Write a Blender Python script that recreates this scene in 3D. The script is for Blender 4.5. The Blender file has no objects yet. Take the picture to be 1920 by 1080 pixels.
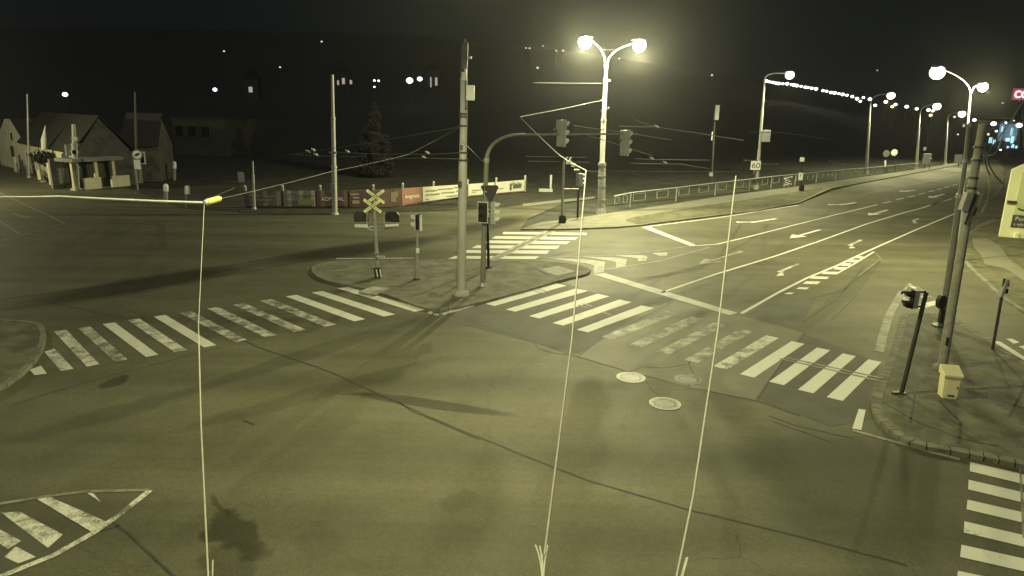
import bpy, bmesh, math, random
from math import sin, cos, pi, radians, sqrt, atan2
from mathutils import Vector as V, Matrix

random.seed(7)
sc = bpy.context.scene
COL = sc.collection

# ------------------------------------------------------------------ camera
F, CX, CY, HC = 1300.0, 960.0, 540.0, 7.5
TH, ROLL = math.atan((540 - 205) / F), 0.018
Fw = V((0, cos(TH), -sin(TH))); R0 = V((1, 0, 0)); U0 = V((0, sin(TH), cos(TH)))
Rt = cos(ROLL) * R0 + sin(ROLL) * U0
Up = -sin(ROLL) * R0 + cos(ROLL) * U0
CAM = V((0, 0, HC))
cd = bpy.data.cameras.new('camera'); co = bpy.data.objects.new('camera', cd); COL.objects.link(co)
m = Matrix((Rt, Up, -Fw)).transposed().to_4x4(); m.translation = CAM
co.matrix_world = m
cd.sensor_fit = 'HORIZONTAL'; cd.sensor_width = 36; cd.lens = 36 * F / 1920; cd.clip_start = .1; cd.clip_end = 6000
sc.camera = co

def ray(x, y): return Fw + Rt * ((x - CX) / F) - Up * ((y - CY) / F)
def G(x, y, z=0.0):                       # point of a level at height z seen at pixel
    d = ray(x, y); t = (z - HC) / d.z
    return CAM + d * t
def D(x, y, Y):                           # point at distance Y
    d = ray(x, y); return CAM + d * (Y / d.y)
def px(p):
    d = V(p) - CAM; w = d.dot(Fw)
    return CX + F * d.dot(Rt) / w, CY - F * d.dot(Up) / w
def yat(b): return G(*b).y

# ------------------------------------------------------------------ materials
def nmat(name):
    m = bpy.data.materials.new(name); m.use_nodes = True
    nt = m.node_tree; b = nt.nodes['Principled BSDF']
    return m, nt, b
def N(nt, t, **k):
    n = nt.nodes.new(t)
    for a, v in k.items():
        if a.startswith('_'): n.inputs[a[1:].replace('_', ' ')].default_value = v
        else: setattr(n, a, v)
    return n
def mat(name, c, rough=.6, var=.18, scale=3.0, metal=0.0, bump=0.0, dirt=None, dscale=1.5, dthr=.55, coord='Object', stretch=None):
    m, nt, b = nmat(name); L = nt.links.new
    tc = N(nt, 'ShaderNodeTexCoord'); src = tc.outputs[coord]
    if stretch:
        mp = N(nt, 'ShaderNodeMapping'); mp.inputs['Scale'].default_value = stretch; L(src, mp.inputs[0]); src = mp.outputs[0]
    n = N(nt, 'ShaderNodeTexNoise', _Scale=scale, _Detail=6.0); L(src, n.inputs['Vector'])
    r = N(nt, 'ShaderNodeValToRGB')
    r.color_ramp.elements[0].position = .3; r.color_ramp.elements[1].position = .7
    r.color_ramp.elements[0].color = (*[max(0, x * (1 - var)) for x in c], 1); r.color_ramp.elements[1].color = (*[min(1, x * (1 + var)) for x in c], 1)
    L(n.outputs[0], r.inputs[0]); out = r.outputs[0]
    if dirt:
        n2 = N(nt, 'ShaderNodeTexNoise', _Scale=dscale, _Detail=8.0, _Roughness=.65); L(src, n2.inputs['Vector'])
        r2 = N(nt, 'ShaderNodeValToRGB'); r2.color_ramp.elements[0].position = dthr; r2.color_ramp.elements[1].position = min(1, dthr + .12)
        L(n2.outputs[0], r2.inputs[0])
        mx = N(nt, 'ShaderNodeMixRGB'); mx.inputs[2].default_value = (*dirt, 1); L(r2.outputs[0], mx.inputs[0]); L(out, mx.inputs[1]); out = mx.outputs[0]
    L(out, b.inputs['Base Color']); b.inputs['Roughness'].default_value = rough; b.inputs['Metallic'].default_value = metal
    if bump:
        n3 = N(nt, 'ShaderNodeTexNoise', _Scale=scale * 12, _Detail=4.0); L(src, n3.inputs['Vector'])
        bp = N(nt, 'ShaderNodeBump', _Strength=bump, _Distance=.02); L(n3.outputs[0], bp.inputs['Height']); L(bp.outputs[0], b.inputs['Normal'])
    return m
def emat(name, c, s, sample=False):
    m, nt, b = nmat(name)
    b.inputs['Base Color'].default_value = (.6, .6, .6, 1)
    b.inputs['Emission Color'].default_value = (*c, 1); b.inputs['Emission Strength'].default_value = s
    if not sample: m.cycles.emission_sampling = 'NONE'
    return m

ASPH = (.108, .104, .073)
M = {}
M['steel'] = mat('galvanised_steel', (.34, .34, .33), .5, .15, 4, .3, dirt=(.2, .18, .15), dthr=.6)
M['greypaint'] = mat('grey_paint', (.30, .31, .31), .55, .15, 3, dirt=(.17, .15, .13), dthr=.6)
M['concrete'] = mat('concrete', (.36, .35, .32), .85, .2, 5, bump=.3, dirt=(.2, .19, .17), dthr=.58)
M['mastpaint'] = mat('pale_mast_paint', (.37, .365, .34), .6, .14, 2.5, dirt=(.25, .23, .19), dthr=.62, stretch=(1, 1, .25))
M['dark'] = mat('dark_metal', (.045, .043, .04), .5, .2, 5)
M['black'] = mat('black_plastic', (.018, .018, .018), .5, .2, 5)
M['white'] = mat('white_paint', (.72, .72, .68), .5, .08, 4, dirt=(.4, .38, .32), dthr=.68)
M['signwhite'] = mat('sign_white', (.82, .82, .78), .4, .05, 4)
M['signgrey'] = mat('sign_back_grey', (.24, .24, .23), .5, .12, 4)
M['yellow'] = mat('reflective_yellow', (.86, .86, .46), .45, .08, 6)
M['headgrey'] = mat('signal_housing', (.33, .34, .33), .5, .1, 5, dirt=(.22, .21, .19), dthr=.64)
M['headpale'] = mat('signal_pale_edge', (.62, .63, .58), .5, .08, 5)
M['red'] = mat('sign_red', (.45, .03, .03), .5, .1, 4)
M['lensoff'] = mat('unlit_lens', (.03, .03, .03), .25, .2, 8)
M['wire'] = mat('steel_wire', (.2, .2, .19), .5, .1, 3)
M['wiredark'] = mat('dark_wire', (.12, .12, .115), .5, .1, 3)
M['ropebright'] = mat('bright_cable', (.6, .6, .56), .7, .1, 9)
M['columnpaint'] = mat('weathered_column', (.2, .195, .16), .6, .15, 3)
M['mastconcrete'] = mat('dark_mast_concrete', (.27, .26, .21), .85, .2, 5, bump=.3, dirt=(.18, .172, .145), dthr=.58)
M['rope'] = mat('pale_cable', (.55, .53, .46), .7, .12, 9)
M['cabinet'] = mat('cabinet_paint', (.8, .75, .45), .6, .08, 2, dirt=(.4, .36, .2), dthr=.62)
M['grass'] = mat('winter_grass', (.085, .082, .045), .95, .45, 2.2, bump=.8, dirt=(.13, .12, .075), dscale=.5, dthr=.5)
M['bank'] = mat('dark_grass_bank', (.03, .031, .018), .95, .5, 1.2, bump=.8, dirt=(.05, .048, .03), dscale=.4, dthr=.52)
M['railpaint'] = mat('weathered_rail_paint', (.42, .42, .38), .6, .15, 3, dirt=(.2, .18, .15), dthr=.55, dscale=3)
M['dimwall'] = mat('unlit_hill_wall', (.05, .049, .048), .9, .2, .6)
M['soil'] = mat('dark_ground', (.035, .036, .026), .95, .45, .6, bump=.6, dirt=(.055, .05, .035), dscale=.3, dthr=.5)
M['hill'] = mat('hill_ground', (.042, .041, .039), 1, .2, .012)
M['pave'] = mat('pavement_slabs', (.16, .153, .112), .85, .16, 1.2, bump=.25, dirt=(.13, .125, .09), dscale=.7, dthr=.52)
M['island'] = mat('island_asphalt', (.145, .138, .1), .85, .26, 1.4, bump=.5, dirt=(.085, .08, .058), dscale=1.0, dthr=.5)
M['corner'] = mat('corner_asphalt', (.12, .114, .08), .85, .3, 1.6, bump=.5, dirt=(.07, .066, .046), dscale=1.1, dthr=.5)
M['kerb'] = mat('kerb_stone', (.175, .168, .125), .85, .25, 3, bump=.3, dirt=(.11, .106, .09), dscale=2.5, dthr=.5)
M['patchdark'] = mat('asphalt_patch_dark', (.075, .072, .054), .75, .2, 1.2, bump=.3)
M['patchlight'] = mat('asphalt_patch_light', (.135, .129, .093), .7, .16, 1.0, bump=.3)
M['tar'] = mat('tar_seam', (.035, .034, .032), .7, .3, 3)
M['uppermast'] = mat('dark_mast_paint', (.14, .135, .135), .6, .2, 3, dirt=(.08, .075, .075), dthr=.55)
M['rail'] = mat('rail_steel', (.05, .047, .042), .55, .25, 3, .3)
M['rust'] = mat('manhole_iron', (.17, .162, .135), .5, .25, 9, .2)
M['rustlight'] = mat('manhole_rim', (.38, .36, .3), .55, .2, 9)
M['maroon'] = mat('maroon_boards', (.11, .068, .058), .8, .2, 2)
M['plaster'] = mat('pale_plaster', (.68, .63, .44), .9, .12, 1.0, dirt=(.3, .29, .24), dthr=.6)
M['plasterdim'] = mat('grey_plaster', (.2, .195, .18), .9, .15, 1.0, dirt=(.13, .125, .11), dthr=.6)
M['gableshade'] = mat('shaded_gable_plaster', (.085, .083, .075), .9, .2, 1.0, dirt=(.05, .048, .045), dthr=.5)  # shade put into the plaster colour so these walls look unlit
M['roof'] = mat('dark_roof_tiles', (.022, .02, .019), .85, .25, 4, bump=.5)
M['glass'] = mat('dark_window', (.02, .022, .025), .15, .1, 1)
M['wood'] = mat('dark_wood', (.07, .06, .05), .8, .2, 4)
M['foliage'] = mat('dark_foliage', (.014, .018, .01), .9, .5, 1.5)
M['needles'] = mat('conifer_needles', (.05, .05, .052), .9, .45, 1.2)
M['bark'] = mat('bark', (.06, .05, .04), .95, .3, 6)
M['banner_white'] = mat('banner_white', (.5, .49, .41), .7, .08, 1)
M['banner_cream'] = mat('banner_cream', (.27, .26, .22), .7, .1, 1)
M['banner_orange'] = mat('banner_orange', (.24, .12, .08), .7, .1, 1)
M['banner_brown'] = mat('banner_brown', (.115, .078, .066), .7, .15, 1)
M['banner_beige'] = mat('banner_beige', (.17, .14, .11), .7, .2, .8)
M['inkgreen'] = mat('ink_olive', (.22, .24, .1), .7, .1, 2)
M['inkbrown'] = mat('ink_brown', (.3, .24, .15), .7, .1, 2)
M['inkdark'] = mat('ink_dark', (.07, .07, .065), .7, .1, 2)
M['inkwhite'] = mat('ink_white', (.7, .69, .62), .7, .05, 2)
M['billwall'] = mat('billboard_wall', (.8, .8, .5), .75, .05, 1)
M['billposter'] = emat('billboard_poster_glow', (.62, .66, .26), .2); M['billposter'].node_tree.nodes['Principled BSDF'].inputs['Base Color'].default_value = (.42, .45, .2, 1)  # glow added to the poster in place of light falling on it
M['cloth'] = mat('white_cloth', (.6, .59, .52), .9, .1, 3)
M['concretepost'] = mat('concrete_fence_post', (.42, .41, .36), .85, .15, 4)
M['bowl'] = emat('lamp_bowl_lit', (1, .97, .74), 12)
M['bowlsmall'] = emat('far_lamp_lit', (1, .96, .82), 5)
M['bowlcool'] = emat('far_lamp_cool', (.85, .92, 1.0), 5)
M['bowldim'] = emat('faint_light', (1, .92, .8), .9)
M['bowlamber'] = emat('amber_lamp', (1, .8, .25), 2.5)
M['win_warm'] = emat('lit_window_warm', (1, .85, .75), .35)
M['win_cool'] = emat('lit_window_cool', (.45, .85, 1.0), 1.3)
M['win_blue'] = emat('lit_facade_blue', (.16, .35, .5), .35)
M['sign_red_lit'] = emat('red_sign_lit', (.8, .03, .08), .28)
M['sign_pink_lit'] = emat('pink_letters_lit', (1, .5, .6), 4)

def asphalt():
    m, nt, b = nmat('road_asphalt'); L = nt.links.new
    tc = N(nt, 'ShaderNodeTexCoord'); P = tc.outputs['Object']
    base = None
    def noise(scale, det=5.0, vec=None, rough=.55):
        n = N(nt, 'ShaderNodeTexNoise', _Scale=scale, _Detail=det, _Roughness=rough); L(vec or P, n.inputs['Vector']); return n.outputs[0]
    def ramp(f, p0, p1, a, c):
        r = N(nt, 'ShaderNodeValToRGB'); e = r.color_ramp.elements
        e[0].position = p0; e[1].position = p1; e[0].color = (a, a, a, 1); e[1].color = (c, c, c, 1)
        L(f, r.inputs[0]); return r.outputs[0]
    def mul(a, c):
        x = N(nt, 'ShaderNodeMixRGB', blend_type='MULTIPLY'); x.inputs[0].default_value = 1
        L(a, x.inputs[1]); L(c, x.inputs[2]); return x.outputs[0]
    col = N(nt, 'ShaderNodeRGB'); col.outputs[0].default_value = (*ASPH, 1); c = col.outputs[0]
    c = mul(c, ramp(noise(.12, 4), .3, .7, .9, 1.1))
    c = mul(c, ramp(noise(.7, 6), .3, .72, .86, 1.12))
    c = mul(c, ramp(noise(28, 3), .3, .7, .76, 1.22))
    c = mul(c, ramp(noise(7, 5), .3, .7, .88, 1.1))
    c = mul(c, ramp(noise(110, 2), .3, .7, .75, 1.25))
    # worn wheel paths, stretched along both carriageways
    for ang, sx, sy in ((radians(48), .05, 1.1), (radians(-39), .05, .9)):
        mp = N(nt, 'ShaderNodeMapping'); mp.inputs['Rotation'].default_value = (0, 0, -ang); mp.inputs['Scale'].default_value = (sx, sy, 1); L(P, mp.inputs[0])
        c = mul(c, ramp(noise(.55, 4, mp.outputs[0]), .35, .68, .8, 1.13))
    # thin cracks
    vo = N(nt, 'ShaderNodeTexVoronoi', feature='DISTANCE_TO_EDGE', _Scale=.16)
    wn = N(nt, 'ShaderNodeTexNoise', _Scale=.9, _Detail=6.0); L(P, wn.inputs['Vector'])
    add = N(nt, 'ShaderNodeMixRGB', blend_type='ADD'); add.inputs[0].default_value = 1.4; L(P, add.inputs[1]); L(wn.outputs['Color'], add.inputs[2])
    L(add.outputs[0], vo.inputs['Vector'])
    cr = ramp(vo.outputs[0], 0, .0035, .6, 1); msk = ramp(noise(.1, 2), .5, .58, 0, 1)
    x = N(nt, 'ShaderNodeMixRGB'); x.inputs[1].default_value = (1, 1, 1, 1); L(msk, x.inputs[0]); L(cr, x.inputs[2]); c = mul(c, x.outputs[0])
    # dark stains and bands, with some cast shadows painted in: (pixel a, pixel b, half width, darkness, irregularity)
    for a, bb, w, k, irr in STAINS_SHADOWS:
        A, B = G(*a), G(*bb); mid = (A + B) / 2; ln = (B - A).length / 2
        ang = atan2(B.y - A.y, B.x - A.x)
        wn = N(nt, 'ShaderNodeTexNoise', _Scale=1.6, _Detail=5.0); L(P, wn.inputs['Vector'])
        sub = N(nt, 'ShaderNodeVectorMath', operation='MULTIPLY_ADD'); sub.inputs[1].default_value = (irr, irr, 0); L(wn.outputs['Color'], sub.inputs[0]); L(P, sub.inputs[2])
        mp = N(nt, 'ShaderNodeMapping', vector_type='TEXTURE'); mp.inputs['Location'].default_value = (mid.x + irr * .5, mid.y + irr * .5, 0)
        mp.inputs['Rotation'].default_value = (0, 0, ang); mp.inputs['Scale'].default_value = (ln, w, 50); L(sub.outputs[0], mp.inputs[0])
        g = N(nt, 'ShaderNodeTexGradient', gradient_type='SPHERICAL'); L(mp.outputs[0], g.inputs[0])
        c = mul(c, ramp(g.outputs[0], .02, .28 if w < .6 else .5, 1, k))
    L(c, b.inputs['Base Color'])
    rr = ramp(noise(.5, 4), .3, .7, .64, .72); L(rr, b.inputs['Roughness'])
    b.inputs['Specular IOR Level'].default_value = .4; b.inputs['Specular Tint'].default_value = (1, .96, .72, 1)
    bp = N(nt, 'ShaderNodeBump', _Strength=.35, _Distance=.012); L(noise(60, 3), bp.inputs['Height']); L(bp.outputs[0], b.inputs['Normal'])
    return m
STAINS_SHADOWS = [((386, 925), (440, 975), .07, .55, .5), ((640, 734), (985, 782), .32, .4, .15), ((400, 950), (505, 1050), .42, .4, 1.1), ((440, 1000), (420, 1120), .5, .6, .9),  # painted shadow of hanging equipment, and a long dark streak
          ((186, 732), (236, 702), .3, .45, .6), ((1330, 830), (1900, 980), 3.2, .62, 1.0), ((1205, 566), (1262, 560), .5, .35, .4),  # first mark is the shadow of a sign, painted into the asphalt
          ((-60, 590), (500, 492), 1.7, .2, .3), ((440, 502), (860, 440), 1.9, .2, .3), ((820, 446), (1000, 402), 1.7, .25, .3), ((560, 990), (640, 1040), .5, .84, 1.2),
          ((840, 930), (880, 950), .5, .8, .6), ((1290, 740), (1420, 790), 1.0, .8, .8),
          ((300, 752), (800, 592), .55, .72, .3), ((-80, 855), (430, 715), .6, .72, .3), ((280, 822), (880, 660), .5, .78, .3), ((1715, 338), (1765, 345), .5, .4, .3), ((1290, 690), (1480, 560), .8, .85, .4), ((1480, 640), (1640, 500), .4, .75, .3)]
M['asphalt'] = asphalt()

def paint(name, wear, col=(.68, .67, .6)):
    m, nt, b = nmat(name); L = nt.links.new
    tc = N(nt, 'ShaderNodeTexCoord'); P = tc.outputs['Object']
    n1 = N(nt, 'ShaderNodeTexNoise', _Scale=1.7, _Detail=9.0, _Roughness=.72); L(P, n1.inputs['Vector'])
    n2 = N(nt, 'ShaderNodeTexNoise', _Scale=24, _Detail=4.0); L(P, n2.inputs['Vector'])
    a = N(nt, 'ShaderNodeMath', operation='MULTIPLY_ADD'); a.inputs[1].default_value = .35; L(n2.outputs[0], a.inputs[0]); L(n1.outputs[0], a.inputs[2])
    r = N(nt, 'ShaderNodeValToRGB'); e = r.color_ramp.elements
    t = .98 - wear; e[0].position = max(0, t - .09); e[1].position = min(1, t + .09); e[0].color = (0, 0, 0, 1); e[1].color = (1, 1, 1, 1)
    L(a.outputs[0], r.inputs[0])
    v = N(nt, 'ShaderNodeValToRGB'); v.color_ramp.elements[0].color = (*[x * .82 for x in col], 1); v.color_ramp.elements[1].color = (*col, 1); L(n1.outputs[0], v.inputs[0])
    mx = N(nt, 'ShaderNodeMixRGB'); L(r.outputs[0], mx.inputs[0]); L(v.outputs[0], mx.inputs[1]); mx.inputs[2].default_value = (.12, .115, .088, 1)
    L(mx.outputs[0], b.inputs['Base Color']); b.inputs['Roughness'].default_value = .65
    return m
M['paint'] = paint('road_paint', .12)
M['paintworn'] = paint('road_paint_worn', .27)
M['paintfaded'] = paint('road_paint_faded', .33, (.42, .41, .33))
M['paintdull'] = paint('road_paint_dull', .3, (.3, .29, .25))

# ------------------------------------------------------------------ mesh builder
SPLIT = {'collar', 'clamp_band', 'clamp', 'gable_wall', 'wall', 'side_wall', 'bracket', 'small_housing', 'lens_hood', 'white_stripe', 'cable_duct', 'loose_cable', 'small_box', 'terminal_box', 'light_board', 'plate', 'visor', 'border_line', 'cable_trunking'}
class MB:
    def __init__(s): s.v = []; s.f = []
    def add(s, vs, fs):
        n = len(s.v); s.v += [V(p) for p in vs]; s.f += [tuple(n + i for i in f) for f in fs]; return s
    def box(s, c, size, rz=0.0, M3=None):
        c = V(c); h = V(size) / 2; R = M3 or Matrix.Rotation(rz, 3, 'Z')
        vs = [c + R @ V((x * h.x, y * h.y, z * h.z)) for x in (-1, 1) for y in (-1, 1) for z in (-1, 1)]
        return s.add(vs, [(0, 1, 3, 2), (4, 6, 7, 5), (0, 4, 5, 1), (2, 3, 7, 6), (0, 2, 6, 4), (1, 5, 7, 3)])
    def bar(s, a, b, w, h=None):
        a, b = V(a), V(b); h = h or w; d = (b - a); z = d.normalized()
        x = z.cross(V((0, 0, 1)));  x = V((1, 0, 0)) if x.length < 1e-3 else x.normalized()
        y = z.cross(x)
        return s.box((a + b) / 2, (w, h, d.length), M3=Matrix((x, y, z)).transposed())
    def tube(s, pts, rad, n=10, cap=True):
        pts = [V(p) for p in pts]; r = rad if isinstance(rad, (list, tuple)) else [rad] * len(pts)
        t0 = (pts[1] - pts[0]).normalized(); x = t0.cross(V((0, 0, 1)))
        if x.length < .05: x = t0.cross(V((0, 1, 0)))
        x.normalize(); rings = []
        for i, p in enumerate(pts):
            t = (pts[min(i + 1, len(pts) - 1)] - pts[max(i - 1, 0)]).normalized()
            x = (x - t * x.dot(t)).normalized(); y = t.cross(x)
            rings.append([p + (x * cos(2 * pi * k / n) + y * sin(2 * pi * k / n)) * r[i] for k in range(n)])
        vs = [p for q in rings for p in q]; fs = []
        for i in range(len(pts) - 1):
            for k in range(n):
                fs.append((i * n + k, i * n + (k + 1) % n, (i + 1) * n + (k + 1) % n, (i + 1) * n + k))
        if cap: fs.append(tuple(range(n))[::-1]); fs.append(tuple((len(pts) - 1) * n + k for k in range(n)))
        return s.add(vs, fs)
    def prism(s, outline, o, ux, uy, th):          # 2-D outline on a plane, given thickness behind
        o, ux, uy = V(o), V(ux).normalized(), V(uy).normalized(); n = ux.cross(uy)
        k = len(outline); a = [o + ux * p[0] + uy * p[1] for p in outline]
        vs = a + [p - n * th for p in a]
        fs = [tuple(range(k)), tuple(range(2 * k - 1, k - 1, -1))] + [(i, k + i, k + (i + 1) % k, (i + 1) % k) for i in range(k)]
        return s.add(vs, fs)
    def sheet(s, pts, z):
        return s.add([(p[0], p[1], z) for p in pts], [tuple(range(len(pts)))])
    def slab(s, pts, z0, z1):
        k = len(pts)
        return s.add([(p[0], p[1], z1) for p in pts] + [(p[0], p[1], z0) for p in pts], [tuple(range(k))] + [(i, k + i, k + (i + 1) % k, (i + 1) % k) for i in range(k)])
    def ball(s, c, r, n=10, sq=1.0):
        c = V(c); vs = []; fs = []; m_ = n // 2
        for i in range(m_ + 1):
            for k in range(n):
                a, b = pi * i / m_, 2 * pi * k / n
                vs.append(c + V((r * sin(a) * cos(b), r * sin(a) * sin(b), r * sq * cos(a))))
        for i in range(m_):
            for k in range(n): fs.append((i * n + k, (i + 1) * n + k, (i + 1) * n + (k + 1) % n, i * n + (k + 1) % n))
        return s.add(vs, fs)
    def pieces(s):
        par = list(range(len(s.v)))
        def fd(i):
            while par[i] != i: par[i] = par[par[i]]; i = par[i]
            return i
        for f in s.f:
            for i in f[1:]: par[fd(i)] = fd(f[0])
        g = {}
        for f in s.f: g.setdefault(fd(f[0]), []).append(f)
        out = []
        for fs in g.values():
            ids = sorted({i for f in fs for i in f}); mp = {i: k for k, i in enumerate(ids)}
            p = MB(); p.v = [s.v[i] for i in ids]; p.f = [tuple(mp[i] for i in f) for f in fs]; out.append(p)
        return out
    def build(s, name, m, parent=None, smooth=False, bevel=0.0):
        if parent is not None and name in SPLIT:
            ps = s.pieces()
            if len(ps) > 1: return [p.build(name, m, parent, smooth, bevel) for p in ps][0]
        o0 = V((0, 0, 0))
        if parent is not None:
            q = parent
            while q.parent: q = q.parent
            o0 = V(q.location)
        me = bpy.data.meshes.new(name)
        me.from_pydata([tuple(p - o0) for p in s.v], [], s.f); me.update()
        bm = bmesh.new(); bm.from_mesh(me)
        bmesh.ops.recalc_face_normals(bm, faces=bm.faces); bm.to_mesh(me); bm.free()
        if smooth:
            for p in me.polygons: p.use_smooth = True
            me.set_sharp_from_angle(angle=radians(40))
        me.materials.append(M[m] if isinstance(m, str) else m)
        o = bpy.data.objects.new(name, me); COL.objects.link(o)
        if parent is not None: o.parent = parent
        if bevel:
            b = o.modifiers.new('bevel', 'BEVEL'); b.width = bevel; b.segments = 2; b.limit_method = 'ANGLE'
        return o

def tag(o, label, cat, group=None, kind=None):
    o['label'] = label; o['category'] = cat
    if group: o['group'] = group
    if kind: o['kind'] = kind
    return o
def thing(name, loc, label, cat, group=None):
    o = bpy.data.objects.new(name, None); o.empty_display_size = .3; o.location = V(loc); COL.objects.link(o)
    return tag(o, label, cat, group)
def struct(o, label=None):
    o['kind'] = 'structure'
    return o
def copy_tree(o, parent=None, loc=None):
    c = o.copy(); COL.objects.link(c)
    if parent is not None: c.parent = parent
    if loc is not None: c.location = loc
    for ch in list(o.children): copy_tree(ch, c)
    return c
def text_mesh(name, body, size, o, ux, uy, m, parent=None, width=None, th=.004):
    cu = bpy.data.curves.new(name, 'FONT'); cu.body = body; cu.size = size; cu.align_x = 'LEFT'
    t = bpy.data.objects.new(name, cu); COL.objects.link(t); bpy.context.view_layer.update()
    me = bpy.data.meshes.new_from_object(t.evaluated_get(bpy.context.evaluated_depsgraph_get()))
    bpy.data.objects.remove(t)
    ux, uy = V(ux).normalized(), V(uy).normalized()
    w = max((v.co.x for v in me.vertices), default=1)
    k = (width / w) if width else 1
    q = MB(); n = ux.cross(uy)
    q.add([V(o) + ux * (v.co.x * k) + uy * v.co.y + n * th for v in me.vertices], [tuple(p.vertices) for p in me.polygons])
    return q.build(name, m, parent)
def lerp(a, b, t): return V(a) + (V(b) - V(a)) * t
def wire_pts(a, b, sag, n=14): return [lerp(a, b, i / n) - V((0, 0, sag * 4 * (i / n) * (1 - i / n))) for i in range(n + 1)]
ORD = 'first second third fourth fifth sixth seventh eighth ninth tenth eleventh twelfth thirteenth fourteenth fifteenth sixteenth seventeenth eighteenth nineteenth twentieth'.split()
def ordn(i):
    if i < 20: return ORD[i]
    t = ['twenty', 'thirty', 'forty'][(i + 1) // 10 - 2]; r = (i + 1) % 10
    return {'twenty': 'twentieth', 'thirty': 'thirtieth', 'forty': 'fortieth'}[t] if r == 0 else t + '-' + ORD[r - 1]

# ------------------------------------------------------------------ ground, roads, pavements
def GP(l, z=0.0): return [G(x, y, z) for x, y in l]
q = MB(); q.add([(-1500, -150, -.06), (1500, -150, -.06), (1500, 2500, -.06), (-1500, 2500, -.06)], [(0, 1, 2, 3)])
struct(q.build('ground', 'soil'))
ROAD = [(-1400, 1500), (3000, 1500), (3000, 860), (1990, 622), (1920, 585), (1877, 558), (1817, 503), (1804, 487), (1796, 467), (1798, 452), (1812, 437), (1828, 426), (1865, 410),
        (1990, 385), (1990, 372), (1905, 372), (1878, 352), (1882, 330), (1884, 318), (1870, 300), (1830, 297), (1800, 306), (1700, 326), (1580, 352), (1540, 366), (1500, 381), (1350, 402), (1190, 424), (976, 430),
        (990, 410), (1060, 380), (1020, 380), (900, 392), (760, 398), (600, 401), (450, 399), (340, 391), (262, 362), (236, 350), (160, 358), (110, 344), (0, 306), (-500, 238)]
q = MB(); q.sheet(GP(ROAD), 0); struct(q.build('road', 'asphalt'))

def kerbed(name, outline, m, h=.12, kw=.16, kname='kerb', stone=1.0):
    """a raised area with a kerb stone running round it"""
    pts = [V((p.x, p.y, 0)) for p in GP(outline, h)]
    ar = sum(a.x * b.y - b.x * a.y for a, b in zip(pts, pts[1:] + pts[:1]))
    if ar < 0: pts.reverse()
    k = len(pts); inn = []
    for i in range(k):
        a, b, c = pts[i - 1], pts[i], pts[(i + 1) % k]
        d1, d2 = (b - a).normalized(), (c - b).normalized()
        n = (V((-d1.y, d1.x, 0)) + V((-d2.y, d2.x, 0))); n = n.normalized() / max(.6, n.length / 2)
        inn.append(b + n * kw)
    q = MB(); q.sheet(inn, h - .006); struct(q.build(name, m))
    q = MB()
    # kerb in stones with small joints
    for i in range(k):
        a, b, ia, ib = pts[i], pts[(i + 1) % k], inn[i], inn[(i + 1) % k]
        L_ = (b - a).length; n = max(1, int(L_ / stone))
        for j in range(n):
            t0, t1 = j / n + .012 / max(L_, .1), (j + 1) / n - .012 / max(L_, .1)
            if t1 <= t0: t0, t1 = j / n, (j + 1) / n
            q.slab([lerp(a, b, t0), lerp(a, b, t1), lerp(ib, ia, 1 - t1), lerp(ib, ia, 1 - t0)], -.05, h)
    struct(q.build(kname, 'kerb'))
def smooth_poly(l, it=2):
    for _ in range(it):
        o = []
        for a, b in zip(l, l[1:] + l[:1]):
            o += [(a[0] * .75 + b[0] * .25, a[1] * .75 + b[1] * .25), (a[0] * .25 + b[0] * .75, a[1] * .25 + b[1] * .75)]
        l = o
    return l
ISL = [(586, 496), (632, 488), (700, 487), (778, 487), (860, 487), (950, 488), (1030, 489), (1085, 496), (1109, 504), (1104, 513), (1060, 522), (1000, 540), (925, 560), (870, 573), (832, 580), (795, 578), (735, 555), (690, 541), (624, 529), (596, 520), (583, 508)]
kerbed('traffic_island', smooth_poly(ISL, 1), 'island', .10, kname='island_kerb')
COR = [(1687, 592), (1695, 586), (1743, 585), (1778, 592), (1800, 601), (1835, 623), (1865, 642), (1920, 676), (2300, 900), (2300, 960), (1960, 880), (1920, 871), (1859, 859), (1806, 848), (1715, 834), (1676, 813), (1644, 783), (1632, 757), (1636, 740), (1648, 708), (1666, 668), (1683, 614)]
kerbed('corner_pavement', smooth_poly(COR, 1), 'corner', .12, .24, kname='corner_kerb', stone=.3)
LEFT = [(72, 602), (87, 616), (83, 650), (54, 690), (0, 728), (-300, 860), (-300, 560), (0, 598)]
kerbed('left_pavement', smooth_poly(LEFT, 1), 'corner', .12, kname='left_kerb', stone=.5)
PAV = [(976, 429), (1060, 429), (1160, 425), (1196, 422), (1300, 409), (1420, 394), (1500, 380), (1534, 364), (1560, 353), (1700, 327), (1800, 308), (1800, 304), (1700, 320), (1550, 341), (1480, 351), (1330, 371), (1250, 384), (1130, 401), (1100, 406), (1015, 416)]
kerbed('pavement', PAV, 'pave', .10, .12, kname='pavement_kerb')
VERGE = [(1170, 411), (1186, 418), (1200, 420.5), (1300, 408), (1420, 393), (1500, 379), (1531, 363), (1546, 351), (1530, 353), (1480, 361.5), (1400, 374), (1306, 387.5), (1230, 400)]
q = MB(); q.sheet([V((p.x + random.uniform(-.1, .1), p.y, 0)) for p in GP(smooth_poly(VERGE, 1), .1)], .105); struct(q.build('grass_verge', 'grass'))
RV = [(1797, 467), (1799, 453), (1812, 438), (1828, 427), (1865, 412), (1990, 388), (2300, 420), (2300, 830), (1990, 621), (1920, 584), (1877, 557), (1817, 502), (1804, 486)]
kerbed('right_verge', RV, 'grass', .10, .2, kname='right_kerb')
q = MB(); q.sheet(GP([(1823, 447), (1850, 446), (1876, 462), (1893, 487), (1925, 508), (2100, 590), (2100, 640), (1925, 530), (1887, 504), (1847, 496), (1840, 479), (1826, 464)], .105), .105); struct(q.build('footpath', 'pave'))
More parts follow.
